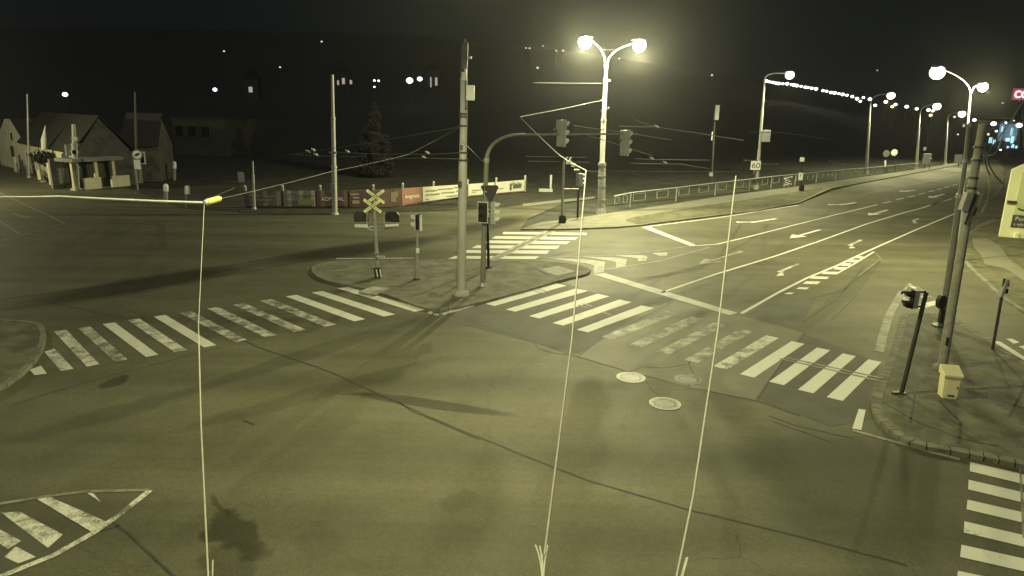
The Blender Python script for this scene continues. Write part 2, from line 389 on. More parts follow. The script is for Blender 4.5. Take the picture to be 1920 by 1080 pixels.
q = MB(); q.sheet(GP([(1905, 371), (1880, 352), (1884, 330), (1887, 318), (1990, 322), (1990, 370)]), .004); struct(q.build('roadside_grass', 'grass'))
q = MB(); q.sheet(GP([(1060, 380), (1120, 371), (1140, 385), (1500, 350), (1800, 302), (1800, 296), (1500, 322), (1180, 352), (1060, 362), (980, 366), (860, 376), (760, 392), (640, 392), (450, 392), (450, 398), (600, 400), (760, 397), (900, 391), (1020, 379)]), -.01); struct(q.build('grass_bank', 'bank'))
q = MB(); q.sheet(GP([(980, 388), (1050, 380), (1115, 373), (1115, 369), (1050, 375), (980, 383)]), .03); struct(q.build('path_edging_kerb', 'kerb'))
q = MB(); q.sheet(GP([(0, 306), (110, 344), (160, 358), (236, 350), (232, 342), (150, 346), (60, 318), (0, 296)]), .01); struct(q.build('house_pavement', 'pave'))
# hatch covers in the islands
for l, nm in (([(1008, 506), (1046, 499), (1080, 509), (1046, 518)], 'concrete_slab'), ([(672, 547), (700, 537), (730, 541), (704, 552)], 'concrete_slab')):
    q = MB(); q.slab([V((p.x, p.y, 0)) for p in GP(l, .1)], .05, .115); o = q.build(nm, 'concrete')
    tag(o, 'square concrete hatch slab in the island ' + ('beside its right tip' if l[0][0] > 900 else 'below the level crossing sign'), 'hatch slab')
# asphalt repairs
def sheet_px(name, l, m, z): q = MB(); q.sheet(GP(l), z); return struct(q.build(name, m))
sheet_px('asphalt_repair', [(805, 592), (880, 575), (1045, 531), (1065, 533), (1110, 548), (1240, 560), (1085, 664), (960, 632)], 'patchdark', .004)
sheet_px('asphalt_repair', [(1080, 667), (1170, 615), (1265, 565), (1390, 592), (1505, 624), (1415, 750), (1290, 728), (1180, 697)], 'patchlight', .004)
sheet_px('asphalt_repair', [(1417, 748), (1508, 626), (1650, 680), (1630, 745), (1640, 785), (1560, 800)], 'patchdark', .004)
sheet_px('asphalt_repair', [(1392, 594), (1478, 545), (1530, 560), (1500, 618)], 'patchdark', .0035)
sheet_px('asphalt_repair', [(1224, 567), (1243, 556), (1256, 561), (1239, 572)], 'tar', .0075)
def strip(q, l, w, z=.008):
    p = [V((a.x, a.y, 0)) for a in GP(l)]; n = len(p); le = []; ri = []
    for i in range(n):
        t = (p[min(i + 1, n - 1)] - p[max(i - 1, 0)]).normalized(); s = V((-t.y, t.x, 0)) * w / 2
        le.append(p[i] + s); ri.append(p[i] - s)
    for i in range(n - 1): q.add([(*a.xy, z) for a in (le[i], ri[i], ri[i + 1], le[i + 1])], [(0, 1, 2, 3)])
def jit(l, k=3, a=1.2):
    o = []
    for (x0, y0), (x1, y1) in zip(l, l[1:]):
        for j in range(k): o.append((x0 + (x1 - x0) * j / k + random.uniform(-a, a), y0 + (y1 - y0) * j / k + random.uniform(-a, a) * .5))
    return o + [l[-1]]
for l, w in (([(372, 592), (480, 650), (600, 690), (700, 734), (800, 780), (960, 845), (1100, 900), (1300, 958), (1500, 1006), (1700, 1060)], .05),
             ([(828, 586), (900, 610), (1000, 640), (1080, 668), (1160, 692), (1210, 704), (1290, 726), (1420, 752), (1500, 780)], .05),
             ([(745, 752), (770, 770), (830, 795), (900, 825)], .03), ([(205, 975), (240, 1000), (330, 1085)], .05), ([(1450, 790), (1560, 830), (1440, 790)][:2], .03),
             ([(1560, 600), (1600, 560), (1650, 490)], .03), ([(1300, 700), (1290, 680), (1310, 672)], .03), ([(160, 1005), (225, 985)], .04)):
    q = MB(); strip(q, jit(l, 5), w, .006); struct(q.build('road_seam', 'tar'))
for l in ([(1652, 760), (1720, 800), (1800, 830), (1870, 845)], [(1800, 735), (1860, 755), (1925, 775)], [(1925, 720), (1890, 790)], [(1700, 660), (1720, 720), (1705, 800)], [(1760, 760), (1800, 800), (1795, 840)]):
    q = MB(); p = jit(l, 4); strip(q, p, .06, .119); struct(q.build('pavement_seam', 'tar'))

for l, w_ in (([(1085, 668), (1120, 640), (1175, 612), (1262, 566)], .05), ([(1420, 750), (1460, 690), (1510, 625)], .05), ([(1180, 697), (1205, 688), (1240, 690), (1290, 684), (1300, 672)], .035), ([(1290, 726), (1300, 712), (1285, 700)], .035), ([(1205, 706), (1225, 735), (1240, 745)], .03), ([(455, 788), (470, 793), (475, 797)], .05), ([(640, 740), (700, 738), (745, 752)], .03),
               ([(1440, 780), (1500, 800), (1600, 822)], .03), ([(1000, 640), (1010, 655), (1040, 662), (1085, 668)], .03), ([(60, 560), (200, 590), (330, 612)], .025), ([(20, 760), (150, 720), (420, 650)], .025), ([(1520, 560), (1580, 545), (1650, 490)], .04), ([(1505, 605), (1570, 560), (1620, 500)], .05), ([(640, 480), (560, 470), (400, 462)], .03), ([(100, 470), (260, 430), (420, 425)], .03)):
    q = MB(); strip(q, jit(l, 5, 1.0), w_, .0065); struct(q.build('road_seam', 'tar'))
sheet_px('asphalt_repair', [(0, 975), (35, 960), (130, 1010), (90, 1040), (0, 1075), (-60, 1060)], 'patchdark', .004)
q = MB(); strip(q, [(579, 502), (583, 512), (597, 522), (622, 531)], .22, .006); struct(q.build('kerb_line', 'pave'))
q = MB(); strip(q, [(1006, 506), (1032, 519)], .22, .118); struct(q.build('hatch_frame_seam', 'tar'))

# ------------------------------------------------------------------ road markings
def marks(name, quads, m, z=.009):
    q = MB()
    for l in quads: q.sheet(GP(l), z)
    return struct(q.build(name, m))
def lines(name, ls, w, m, z=.009):
    q = MB()
    for l in ls: strip(q, l, w, z)
    return struct(q.build(name, m))
BN = [(910, 570), (948, 580.5), (992, 593), (1036, 606), (1081, 618.5), (1127, 632), (1180, 646), (1230, 660), (1283, 675), (1337, 687), (1387, 702), (1442, 716), (1496, 731), (1550, 745)]
BF = [(1040, 531), (1080, 541), (1120, 551), (1161, 562), (1203, 573), (1250, 583), (1295, 593.5), (1338, 605), (1387, 617), (1436, 629), (1484, 640), (1532, 652), (1580, 663), (1628, 674)]
bq = []
for i in range(14):
    t = i / 13; wn, wf = 17 + 13 * t, 23 + 2 * t; n, f = BN[i], BF[i]
    bq.append([n, (n[0] + wn, n[1] + wn * .24), (f[0] + wf, f[1] + wf * .21), f])
marks('zebra_crossing', bq[:5] + bq[10:], 'paint'); marks('zebra_crossing', [bq[9]], 'paintworn'); marks('zebra_crossing', bq[5:9], 'paintfaded')
AB = [(65, 704), (114, 696), (163, 688), (216, 679), (274, 670), (328, 661), (383, 652), (441, 642), (497, 633), (552, 623), (609, 613), (664, 603), (720, 594), (777, 585)]
AT = [(56, 694), (83, 660), (101, 622), (146, 616), (192, 608), (239, 601), (288, 594), (337, 587), (388, 579), (437, 572), (487, 564), (535, 556), (584, 549), (632, 541)]
aq = []
for i in range(14):
    n, f = AB[i], AT[i]; w = 24 - i * .25
    aq.append([n, (n[0] + w, n[1] - w * .2), (f[0] + w, f[1] - w * .14), f])
aq[0] = [(65, 704), (88, 701), (77, 686), (56, 694)]; aq[1] = [(114, 696), (138, 692), (102, 654), (83, 660)]
worn = (3, 7, 8, 9, 10); mid = (2, 5, 1)
marks('zebra_crossing', [aq[i] for i in range(14) if i not in worn + mid], 'paint'); marks('zebra_crossing', [aq[i] for i in worn], paint('road_paint_very_worn', .315, (.62, .61, .54))); marks('zebra_crossing', [aq[i] for i in mid], 'paintworn')
marks('zebra_crossing', [[(942, 439), (944, 435), (1101, 437), (1099, 441)], [(922, 447.5), (929, 443), (1085, 445), (1077, 450)], [(907, 456), (917, 451), (1069, 453), (1062, 458)],
    [(884, 465.5), (894, 460), (1050, 461), (1044, 467)], [(860, 474.5), (872, 469), (1031, 470), (1025, 476)], [(840, 485.5), (854, 480), (1011, 481), (1004, 486)]], M['paint'])
lines('guide_strip', [[(916, 489), (1025, 433)], [(926, 489), (1040, 433)]], .22, paint('guide_strip_paint', .25, (.36, .35, .27)), .013)
lines('guide_strip', [[(921, 489), (1032.5, 433)]], .12, 'patchdark', .0125)
marks('zebra_crossing', [[(1819, 867), (1818, 884), (2000, 928), (2000, 908)], [(1816, 900), (1815, 918), (2000, 963), (2000, 943)], [(1814, 937.5), (1812, 955.5), (2000, 1000), (2000, 980)],
    [(1808, 978), (1807, 999), (2000, 1045), (2000, 1023)], [(1802.5, 1022), (1800, 1045), (2000, 1090), (2000, 1066)], [(1796, 1071), (1793, 1096), (2000, 1142), (2000, 1114)]], 'paint')
lines('guide_strip', [[(1913, 880), (1920, 1010)], [(1921, 880), (1928, 1010)]], .05, 'paintdull', .013)
gs = []
for (x0, y0, x1, y1) in ((1001, 546, 1022, 551), (1084, 572, 1101, 578), (1128, 585, 1146, 591), (1462, 673, 1652, 715), (1473, 671, 1655, 710), (1010, 543, 1030, 548), (1093, 570, 1110, 575)): gs.append([(x0, y0), (x1, y1)])
lines('guide_strip', gs, .12, 'paintdull', .0125)
lines('zebra_crossing', [[(1866, 640), (1920, 674), (2050, 760)]], .3, 'paint'); marks('zebra_crossing', [[(1886, 635.5), (1898, 635.5), (1912, 642.5), (1901, 645)], [(1910, 650), (1922, 648), (1942, 658), (1930, 661)], [(1935, 668), (1950, 666), (1972, 680), (1958, 684)]], 'paint')
marks('stop_line', [[(1113, 515), (1133, 512), (1250, 547), (1383, 587), (1367, 591), (1235, 552)]], paint('stop_line_paint', .15, (.52, .51, .44)))
marks('hatched_marking', [[(1021, 483), (1110, 488), (1135, 491), (1132, 510), (1113, 514), (1114, 498), (1100, 494)], [(1086, 480.5), (1160, 484), (1176, 486), (1172, 500), (1155, 503), (1155, 491.5), (1130, 487)],
    [(1150, 478.5), (1205, 479), (1214, 480.5), (1212, 489), (1196, 490.5), (1196, 485)], [(1222, 474.5), (1252, 473.5), (1250, 480), (1237, 481)]], paint('hatch_paint', .22, (.38, .37, .3)))
lines('edge_line', [[(1021, 483.5), (1150, 478.5), (1225, 471), (1300, 461)], [(1133, 506), (1235, 490), (1330, 464)]], .14, 'paintdull', .0095)
marks('give_way_line', [[(1202, 426), (1216, 425), (1304, 459), (1295, 461.5)]], 'paint'); lines('edge_line', [[(1206, 426), (1242, 421.5), (1350, 408), (1430, 395), (1497, 385)]], .16, 'paint')
lines('lane_line', [[(1298, 461), (1345, 458), (1400, 445), (1490, 422), (1570, 402), (1645, 384)], [(1240, 549), (1340, 515), (1455, 480), (1540, 451), (1625, 420), (1695, 399), (1729, 390), (1757, 381), (1785, 373)],
    [(1390, 588), (1457, 550), (1512, 522), (1570, 498), (1625, 472), (1670, 452), (1720, 430), (1792, 400)]], .14, 'paint')
lines('lane_line', [[(1655, 381), (1670, 378)], [(1680, 374.5), (1694, 372)], [(1702, 369.5), (1715, 367)], [(1723, 364.5), (1735, 361.5)], [(1741, 360), (1752, 357)], [(1757, 356), (1767, 353.5)], [(1771, 352), (1781, 349)], [(1785, 348), (1794, 345.5)]], .18, 'paint')
lines('edge_line', [[(1610, 366), (1660, 356), (1720, 344), (1780, 330), (1800, 325)], [(1745, 385), (1790, 370), (1830, 352)], [(1881, 330), (1878, 350), (1863, 368), (1845, 378)], [(1830, 425), (1866, 410)], [(1840, 400), (1850, 380), (1856, 350), (1852, 335)]], .14, 'paintdull')
hq = []
for l in ([(1010, 1048), (1035, 1035), (1110, 1037), (1090, 1052)], [(1060, 1010), (1085, 990), (1195, 993), (1170, 1013)], [(1110, 970), (1135, 952), (1260, 958), (1240, 975)], [(1200, 935), (1225, 918), (1325, 920), (1305, 940)],
          [(1290, 900), (1310, 885), (1385, 885), (1365, 905)], [(1340, 872), (1365, 857), (1425, 857), (1410, 876)], [(1395, 845), (1415, 828), (1480, 832), (1460, 850)], [(1450, 815), (1470, 802), (1525, 808), (1505, 820)],
          [(920, 1085), (950, 1075), (995, 1076), (975, 1088)]): hq.append([(1240 + x / 4, 280 + y / 4) for x, y in l])
marks('hatched_marking', hq, 'paint'); lines('edge_line', [[(1566, 515), (1600, 496), (1639, 472)]], .1, 'paint'); lines('detector_loop', [[(1639, 472), (1653, 487)], [(1652, 485), (1610, 517)]], .05, 'paintdull')
def arrow(tail, head, wid, kind=0, m='paint'):
    a, b = GP([tail, head]); d = (b - a); L_ = d.length; d.normalize(); s = V((-d.y, d.x, 0)); q = MB()
    e = a + d * (L_ * .68); w = .09 * wid
    q.sheet([a + s * w, a - s * w, e - s * w, e + s * w], .009)
    if kind == 0: q.sheet([e + s * .38 * wid, e - s * .38 * wid, b], .0092)
    else:
        f = e + s * kind * .25 * wid + d * .4
        q.sheet([e + s * w * kind, e - d * .6 + s * w * kind, f - d * .25, f + d * .35], .0092)
        q.sheet([f - d * .45, f + d * .6, f + s * kind * .28 * wid + d * .2], .0092)
    return struct(q.build('arrow_marking', m))
arrow((1456, 410), (1384, 421), 1.6, -1); arrow((1605, 380), (1559, 386.5), 1.6, -1); arrow((1716, 356.5), (1688, 359.5), 1.6, 0); arrow((1537, 431), (1480, 447), 1.3, 0); arrow((1664, 394), (1628, 404), 1.3, 0)
arrow((1497, 495), (1440, 518), 0.95, 1, 'paintworn'); arrow((1615, 450), (1580, 466), 0.95, 1, 'paintworn'); arrow((1722, 410), (1704, 418), 0.95, 1, 'paintworn'); arrow((1392, 471), (1308, 497), 1.3, 0, 'paintfaded'); arrow((1770, 364), (1742, 371), 1.4, 0)
marks('edge_line', [[(825, 588), (883, 572), (891, 574), (833, 591)], [(800, 587), (806, 583.5), (814, 586), (808, 589.5)], [(812, 590), (818, 587), (826, 590), (820, 593)]], 'paintworn')
lines('edge_line', [[(631, 488.5), (776, 487.5)]], .12, 'paint', .102)
lines('edge_line', [[(1692, 546), (1668, 590), (1657, 625), (1648, 660)]], .28, 'paintdull'); lines('edge_line', [[(1706, 531), (1690, 552)], [(1718, 537), (1745, 556), (1762, 570)]], .1, 'paintdull')
Z = lambda l: [(1660 + x / 7.712, 500 + y / 7.712) for x, y in l]
marks('hatched_marking', [Z([(340, 285), (360, 250), (455, 310), (430, 335)]), Z([(280, 380), (300, 345), (360, 375), (345, 405)]), Z([(240, 470), (260, 432), (330, 465), (320, 500)]), Z([(560, 610), (585, 525), (730, 490), (770, 540)]), Z([(515, 455), (540, 400), (640, 400), (640, 435)]), Z([(480, 610), (500, 540), (535, 545), (530, 610)])], 'paintworn')
marks('edge_line', [[(1610, 767), (1623, 769), (1615, 807), (1598, 804)]], 'paint'); lines('edge_line', [[(1598, 807), (1660, 824), (1740, 846), (1800, 862)]], .13, 'paintdull')
lines('edge_line', [[(-40, 955), (0, 945), (87, 931), (160, 922), (283, 919)]], .1, 'paintdull'); lines('edge_line', [[(281, 920), (225, 965), (175, 1000), (100, 1042), (0, 1082), (-60, 1104)]], .13, 'paintworn', .0095)
marks('hatched_marking', [[(67, 935), (95, 933), (200, 979), (172, 998)], [(2, 962), (37, 960), (118, 1003), (90, 1028)], [(30, 1025), (67, 1045), (35, 1057), (8, 1045)], [(-60, 980), (-35, 975), (40, 1015), (15, 1030)], [(160, 923), (172, 922), (189, 942)]], 'paintworn')
lines('edge_line', [[(-60, 333), (0, 362), (122, 419)], [(122, 419), (60, 436), (0, 452), (-60, 467)], [(-40, 390), (0, 415), (37, 439)]], .13, 'paintdull'); arrow((25, 400), (54, 409), 1.2, 0, 'paintdull')
lines('track_rail', [[(-200, 590), (200, 535), (500, 486), (850, 425), (1000, 399)], [(-200, 610), (200, 553), (500, 503), (850, 438), (1010, 407)]], .07, 'rail', .005)
# ------------------------------------------------------------------ manholes
def manhole(c, r, label, rim):
    g = G(*c); t = thing('manhole_cover', (g.x, g.y, 0), label, 'manhole cover', 'manhole covers in the junction')
    n = 40; q = MB()
    def ring(r0, r1, z):
        for k in range(n):
            a, b = 2 * pi * k / n, 2 * pi * (k + 1) / n
            q.add([(g.x + R_ * cos(x), g.y + R_ * sin(x), z) for R_, x in ((r0, a), (r1, a), (r1, b), (r0, b))], [(0, 1, 2, 3)])
    ring(r * .86, r, .012); q.build('rim', rim, t); q = MB(); ring(r * .73, r * .80, .0135); q.build('frame_ring', rim, t)
    q = MB(); q.sheet([(g.x + r * .86 * cos(2 * pi * k / n), g.y + r * .86 * sin(2 * pi * k / n)) for k in range(n)], .0105); q.build('lid', 'rust', t)
    q = MB()
    for k in range(16):
        a = 2 * pi * k / 16; q.box((g.x + r * .69 * cos(a), g.y + r * .69 * sin(a), .0155), (.05, .025, .003), a)
    q.build('lid_slots', 'dark', t)  # ring of small dark slots set round the lid
manhole((1183, 708), .42, 'round manhole cover with the brightest rim, beside the faded stripes', 'rustlight')
manhole((1247, 757), .42, 'round manhole cover nearest the camera, with a pale double rim', 'rustlight')
manhole((1291, 712), .40, 'dull dark manhole cover in the cracked asphalt beside the hanging cable', 'rust')

# ------------------------------------------------------------------ lamps
LAMPCOL = (1.0, .962, .47); PALE = (1.0, .965, .52)
def lamp_light(p, power, parent, r=.16, col=LAMPCOL, spot=False):
    ld = bpy.data.lights.new('lamp_light', 'SPOT' if spot else 'POINT'); ld.energy = power; ld.color = col; ld.shadow_soft_size = r
    if spot: ld.spot_size = radians(160 if spot is True else spot); ld.spot_blend = .6 if spot is True else .4
    o = bpy.data.objects.new('lamp_light', ld); COL.objects.link(o)
    q = parent
    while q.parent: q = q.parent
    o.parent = parent; o.location = V(p) - V(q.location)
    return o
def luminaire(p, d, parent, s=1.0, power=0, bowl='bowl', col=LAMPCOL, spot=False):
    """street lamp head at p whose long axis runs along d"""
    d = V((d[0], d[1], 0)).normalized(); sd = V((-d.y, d.x, 0))
    prof = [(-.42, .06), (-.36, .15), (-.18, .23), (.12, .25), (.3, .18), (.38, .06)]
    q = MB(); n = 10
    def shell(z0, h, sc_):
        rings = []
        for x, w in prof:
            rings.append([V(p) + (d * x + sd * w * cos(pi * k / n) * sc_) * s + V((0, 0, (z0 + h * sin(pi * k / n) * w / .25) * s)) for k in range(n + 1)])
        vs = [a for r_ in rings for a in r_]; fs = []
        for i in range(len(prof) - 1):
            for k in range(n): fs.append((i * (n + 1) + k, i * (n + 1) + k + 1, (i + 1) * (n + 1) + k + 1, (i + 1) * (n + 1) + k))
        return vs, fs
    q.add(*shell(.14, .12, .7)); lum = q.build('luminaire', 'greypaint', parent, True)
    q = MB(); q.ball(V(p) + V((0, 0, -.08 * s)), .34 * s, 16, .92); q.build('bowl', bowl, lum, True)
    if power: lamp_light(V(p) + V((0, 0, -.5 * s)), power, lum, .16, col, spot)
    return lum
def bez(a, b, c, n=10): return [V(a) * (1 - t) ** 2 + V(b) * 2 * t * (1 - t) + V(c) * t * t for t in [i / n for i in range(n + 1)]]

# double-armed lamp mast beside the railing
b = G(1127, 399); Y0 = b.y
def mastpt(x, y, Y=Y0): return D(x, y, Y)
t = thing('street_lamp', b, 'tall pale lamp mast with two bright curved arms beside the railing', 'street lamp')
p0, p1, p2, p3, p4 = b, mastpt(1129, 308), mastpt(1132, 225), mastpt(1135.5, 150), mastpt(1137, 118)
q = MB(); q.tube([p0, p1], [.30, .27], 16); q.tube([p1, lerp(p1, p2, .05), p2], [.24, .19, .185], 16); q.tube([p2, p3], [.16, .14], 14); q.tube([p3, p4], [.10, .09], 12); q.build('pole', 'mastpaint', t, True)
q = MB()
for p, r in ((p1, .31), (p2, .21), (p3, .18)): q.tube([p - V((0, 0, .1)), p + V((0, 0, .1))], r, 16)
for y, r in ((330, .3), (350, .3), (375, .305)):
    c = mastpt(1128.3, y); q.tube([c - V((0, 0, .04)), c + V((0, 0, .04))], r, 16)
q.build('collar', 'steel', t, True)
q = MB(); q.tube([b - V((0, 0, .1)), b + V((0, 0, .35))], [.42, .34], 16); q.build('base', 'concrete', t, True)
l1, l2 = mastpt(1097, 76, Y0 - .6), mastpt(1199, 82, Y0 - .6)
for l, sx in ((l1, -1), (l2, 1)):
    q = MB(); s0 = p4 + V((.1 * sx, 0, -.35)); k0 = p4 + V((.12 * sx, 0, .75))
    q.tube([s0] + bez(s0 + V((0, 0, .3)), k0 + V((0, 0, .15)), l - V((sx * .45, 0, -.02)), 12), .045, 10); q.build('arm', 'mastpaint', t, True)
    luminaire(l, (sx, -.1), t, 1.4, 14000, col=PALE)
q = MB(); q.tube([p4 + V((-.38, 0, .9)), p4 + V((.42, 0, .9))], .015, 6); q.build('brace', 'steel', t)
q = MB()
for y, x in ((152, 1140), (187, 1131), (203, 1138), (208, 1131)):
    c = mastpt(x, y); q.box(c, (.34, .1, .08)); q.box(c + V((.12, 0, .05)), (.1, .12, .14))
q.build('clamp', 'steel', t)
# double lamp near the right-hand corner
b = G(1764, 612, .11); Yr = b.y
t = thing('slim_column', b, 'slender dark-sleeved column beside the thick concrete mast at the near corner', 'column')
top = D(1815.5, 238, Yr)
mid = D(1800, 366, Yr); m2 = D(1810, 305, Yr)
q = MB(); q.tube([b, D(1787, 463, Yr), mid], [.11, .105, .1], 14); q.tube([mid, m2, top], [.075, .07, .055], 12); q.build('pole', 'columnpaint', t, True)
q = MB(); q.tube([mid - V((0, 0, .1)), mid + V((0, 0, .05))], .125, 14); q.tube([m2, m2 + V((0, 0, .12))], .09, 12); q.build('collar', 'steel', t, True)
q = MB(); q.tube([b, b + V((0, 0, .06))], .3, 14); q.build('base', 'dark', t)
q = MB(); q.box(top + V((-.05, 0, .04)), (.22, .12, .1)); q.tube([top, top + V((0, 0, .14))], .03, 8); q.build('end_cap', 'steel', t)
q = MB(); c = D(1767, 572, Yr - .2)
n = 14; q.prism([(.16 * cos(2 * pi * k / n), .26 * sin(2 * pi * k / n) + .1) for k in range(n)], c, (1, .2, 0), (0, 0, 1), .16); q.box(D(1765, 592, Yr - .13), (.14, .14, .5)); q.build('control_box', 'black', t)

b = G(1797, 492); b2 = b
t = thing('street_lamp', b, 'two-armed lamp column half hidden behind the near corner masts', 'street lamp')
tp = D(1819, 178, b.y); l = D(1843, 161, b.y - .4)
q = MB(); q.tube([b, lerp(b, tp, .35)], [.1, .09], 12); q.tube([lerp(b, tp, .35), tp], [.06, .045], 10); q.build('pole', 'greypaint', t, True); q = MB(); q.tube(bez(tp, tp + V((.05, 0, .45)), l - V((.25, 0, -.05)), 8), .03, 8); q.build('arm', 'greypaint', t, True)
q = MB(); q.tube([b, b + V((0, 0, .1))], .2, 12); q.build('base', 'concrete', t); luminaire(l, (1, .2), t, .7, 2600)
l1 = D(1758, 133, b.y - 1.0); q = MB(); q.tube(bez(tp, tp + V((-.05, 0, .7)), l1 + V((.3, 0, .05)), 8), .03, 8); q.build('arm', 'greypaint', t, True); luminaire(l1, (-1, -.3), t, 1.0, 5000, spot=True)

# mast row along the main road, each with one lamp arm over the carriageway
masts = [((1418, 355), (1434, 149), (1481, 139), .15, 1.2, 8500, 'pale lamp mast carrying the 60 speed sign beside the railing'),
         ((1624, 326), (1632, 195), (1671, 178), .16, 1.35, 8000, 'lamp mast standing at the far end of the railing'),
         ((1718, 317), (1725, 212), (1757, 198), .16, 1.5, 6000, 'lamp mast standing just left of the small cabinet on legs'),
         ((1772, 309), (1777, 222), (1804, 212.5), .15, 1.5, 5000, 'farthest lamp mast in the row along the main road')]
for i, (bp_, tp_, lp_, r, s, pw, lab) in enumerate(masts):
    b = G(*bp_); Y = b.y; tp = D(*tp_, Y)
    t = thing('street_lamp', b, lab, 'street lamp', 'lamp masts along the main road')
    q = MB(); a1, a2 = lerp(b, tp, .36), lerp(b, tp, .72)
    q.tube([b, a1], [r * 1.35, r * 1.15], 12); q.tube([a1, a2], [r * .95, r * .85], 12); q.tube([a2, tp], [r * .65, r * .55], 10); q.build('pole', 'mastpaint', t, True)
    q = MB(); q.tube([a1 - V((0, 0, .1)), a1 + V((0, 0, .1))], r * 1.3, 12); q.tube([a2 - V((0, 0, .1)), a2 + V((0, 0, .1))], r, 12); q.build('collar', 'steel', t, True)
    l = D(*lp_, Y - .5)
    q = MB(); q.tube(bez(tp, tp + V((.1, 0, (l.z - tp.z) + .25)), l + V((-.5, 0, .03)), 8), r * .4, 8); q.build('arm', 'steel', t, True)
    luminaire(l, (1, -.2), t, s, pw, col=PALE, spot=True)
    q = MB(); q.tube([b - V((0, 0, .08)), b + V((0, 0, .3))], [r * 2.1, r * 1.7], 12); q.build('base', 'concrete', t, True)
    if i == 0:
        q = MB(); c = D(1436, 255, Y - .15); q.box(c, (.8, .35, 1.15)); q.build('equipment_box', 'greypaint', t, bevel=.02)
        q = MB(); c = D(1413, 340, Y - .35); q.box(D(1417, 338, Y - .38), (.55, .3, .5)); q.build('clamp_box', 'dark', t)
        s0 = D(1417, 310, Y - .5)
        sg = thing('speed_sign', s0, 'square white sign reading 60 on the pale mast', 'road sign')
        q = MB(); q.prism([(-.5, -.45), (.5, -.45), (.5, .45), (-.5, .45)], s0, (1, 0, 0), (0, 0, 1), .03); q.build('plate', 'signwhite', sg)
        text_mesh('lettering', '60', .8, s0 + V((-.42, -.02, -.28)), (1, 0, 0), (0, 0, 1), 'black', sg, .84)
        q = MB(); q.bar(s0 + V((-.1, .06, -.6)), s0 + V((.25, .45, -.6)), .05); q.bar(s0 + V((-.1, .05, -.9)), s0 + V((-.1, .05, .4)), .06); q.build('bracket', 'steel', sg)

# out-of-view street lamps that light the near junction and the houses at the left
def side_lamp(base, hgt, d, power, lab, col=(1, .95, .5)):
    t = thing('street_lamp', base, lab, 'street lamp'); B = V(base); T = B + V((0, 0, hgt)); d = V((d[0], d[1], 0)).normalized()
    q = MB(); q.tube([B, lerp(B, T, .4)], [.13, .11], 12); q.tube([lerp(B, T, .4), T], [.08, .06], 12); q.build('pole', 'greypaint', t, True)
    q = MB(); l = T + d * 1.6 + V((0, 0, .35)); q.tube(bez(T, T + V((0, 0, .35)), l - d * .4, 8), .04, 8); q.build('arm', 'greypaint', t, True)
    luminaire(l, d, t, 1.0, power, col=col)
t = thing('suspended_lamp', (-1, 15.5, 12), 'street lamp hung on a span wire high over the junction, above the view', 'street lamp')
q = MB(); q.tube(wire_pts((-31, 15.5, 13.5), (29, 15.5, 13.5), .9, 24), .012, 6); q.build('span_wire', 'wiredark', t); q = MB(); q.tube([(-1, 15.5, 12.6), (-1, 15.5, 12.15)], .03, 8); q.build('hanger', 'steel', t)
luminaire((-1, 15.5, 12), (1, 0), t, 1.0, 6600, spot=166)
side_lamp((-3.2, -3.5, 0), 9.2, (.4, 1), 2600, 'lamp column on the near pavement behind the viewpoint', LAMPCOL)
side_lamp((-50, 52, 0), 8, (.6, .3), 8000, 'lamp column past the left edge of the view near the houses')

# ------------------------------------------------------------------ trolley mast on the island
b = G(865, 553, .1); Y = b.y
t = thing('contact_line_mast', b, 'thick pale overhead line mast on the island with a white box near its top', 'overhead line mast')
a1, a2, a3, tp = D(868, 300, Y), D(869.5, 204, Y), D(870, 130, Y), D(872, 80, Y)
q = MB(); q.tube([b, a1], [.185, .168], 18); q.tube([a1, a2], [.148, .14], 18); q.build('pole', 'mastpaint', t, True); q = MB(); q.tube([a2, a3], [.135, .13], 16); q.tube([a3, tp], [.125, .12], 16); q.build('upper_pole', 'uppermast', t, True)
q = MB(); q.tube([b, b + V((0, 0, .12)), b + V((0, 0, .2))], [.33, .31, .22], 18); q.build('base_collar', 'concrete', t, True)
q = MB()
for y, r in ((300, .20), (219, .16), (214, .165), (236, .16), (204, .17), (150, .14), (132, .145), (286, .165)):
    c = D(868.5, y, Y); q.tube([c - V((0, 0, .035)), c + V((0, 0, .035))], r, 16)
q.build('clamp_band', 'dark', t, True)
q = MB(); q.box(D(882, 174, Y - .05), (.31, .22, .56)); q.build('equipment_box', 'white', t, bevel=.015)
q = MB(); q.box(D(870, 143, Y - .15), (.18, .12, .3)); q.box(D(873, 134, Y - .13), (.08, .14, .2)); q.box(D(880, 108, Y), (.16, .1, .1)); q.build('small_housing', 'headpale', t, bevel=.01)
q = MB(); q.box(D(867.5, 178, Y - .14), (.16, .1, 1.3)); q.tube([tp, tp + V((.02, 0, .14))], .05, 8); q.build('cable_trunking', 'greypaint', t)
q = MB(); q.box(D(865.5, 276, Y - .2), (.1, .06, .16)); q.box(D(862, 345, Y - .22), (.16, .06, .2)); q.build('terminal_box', 'dark', t)

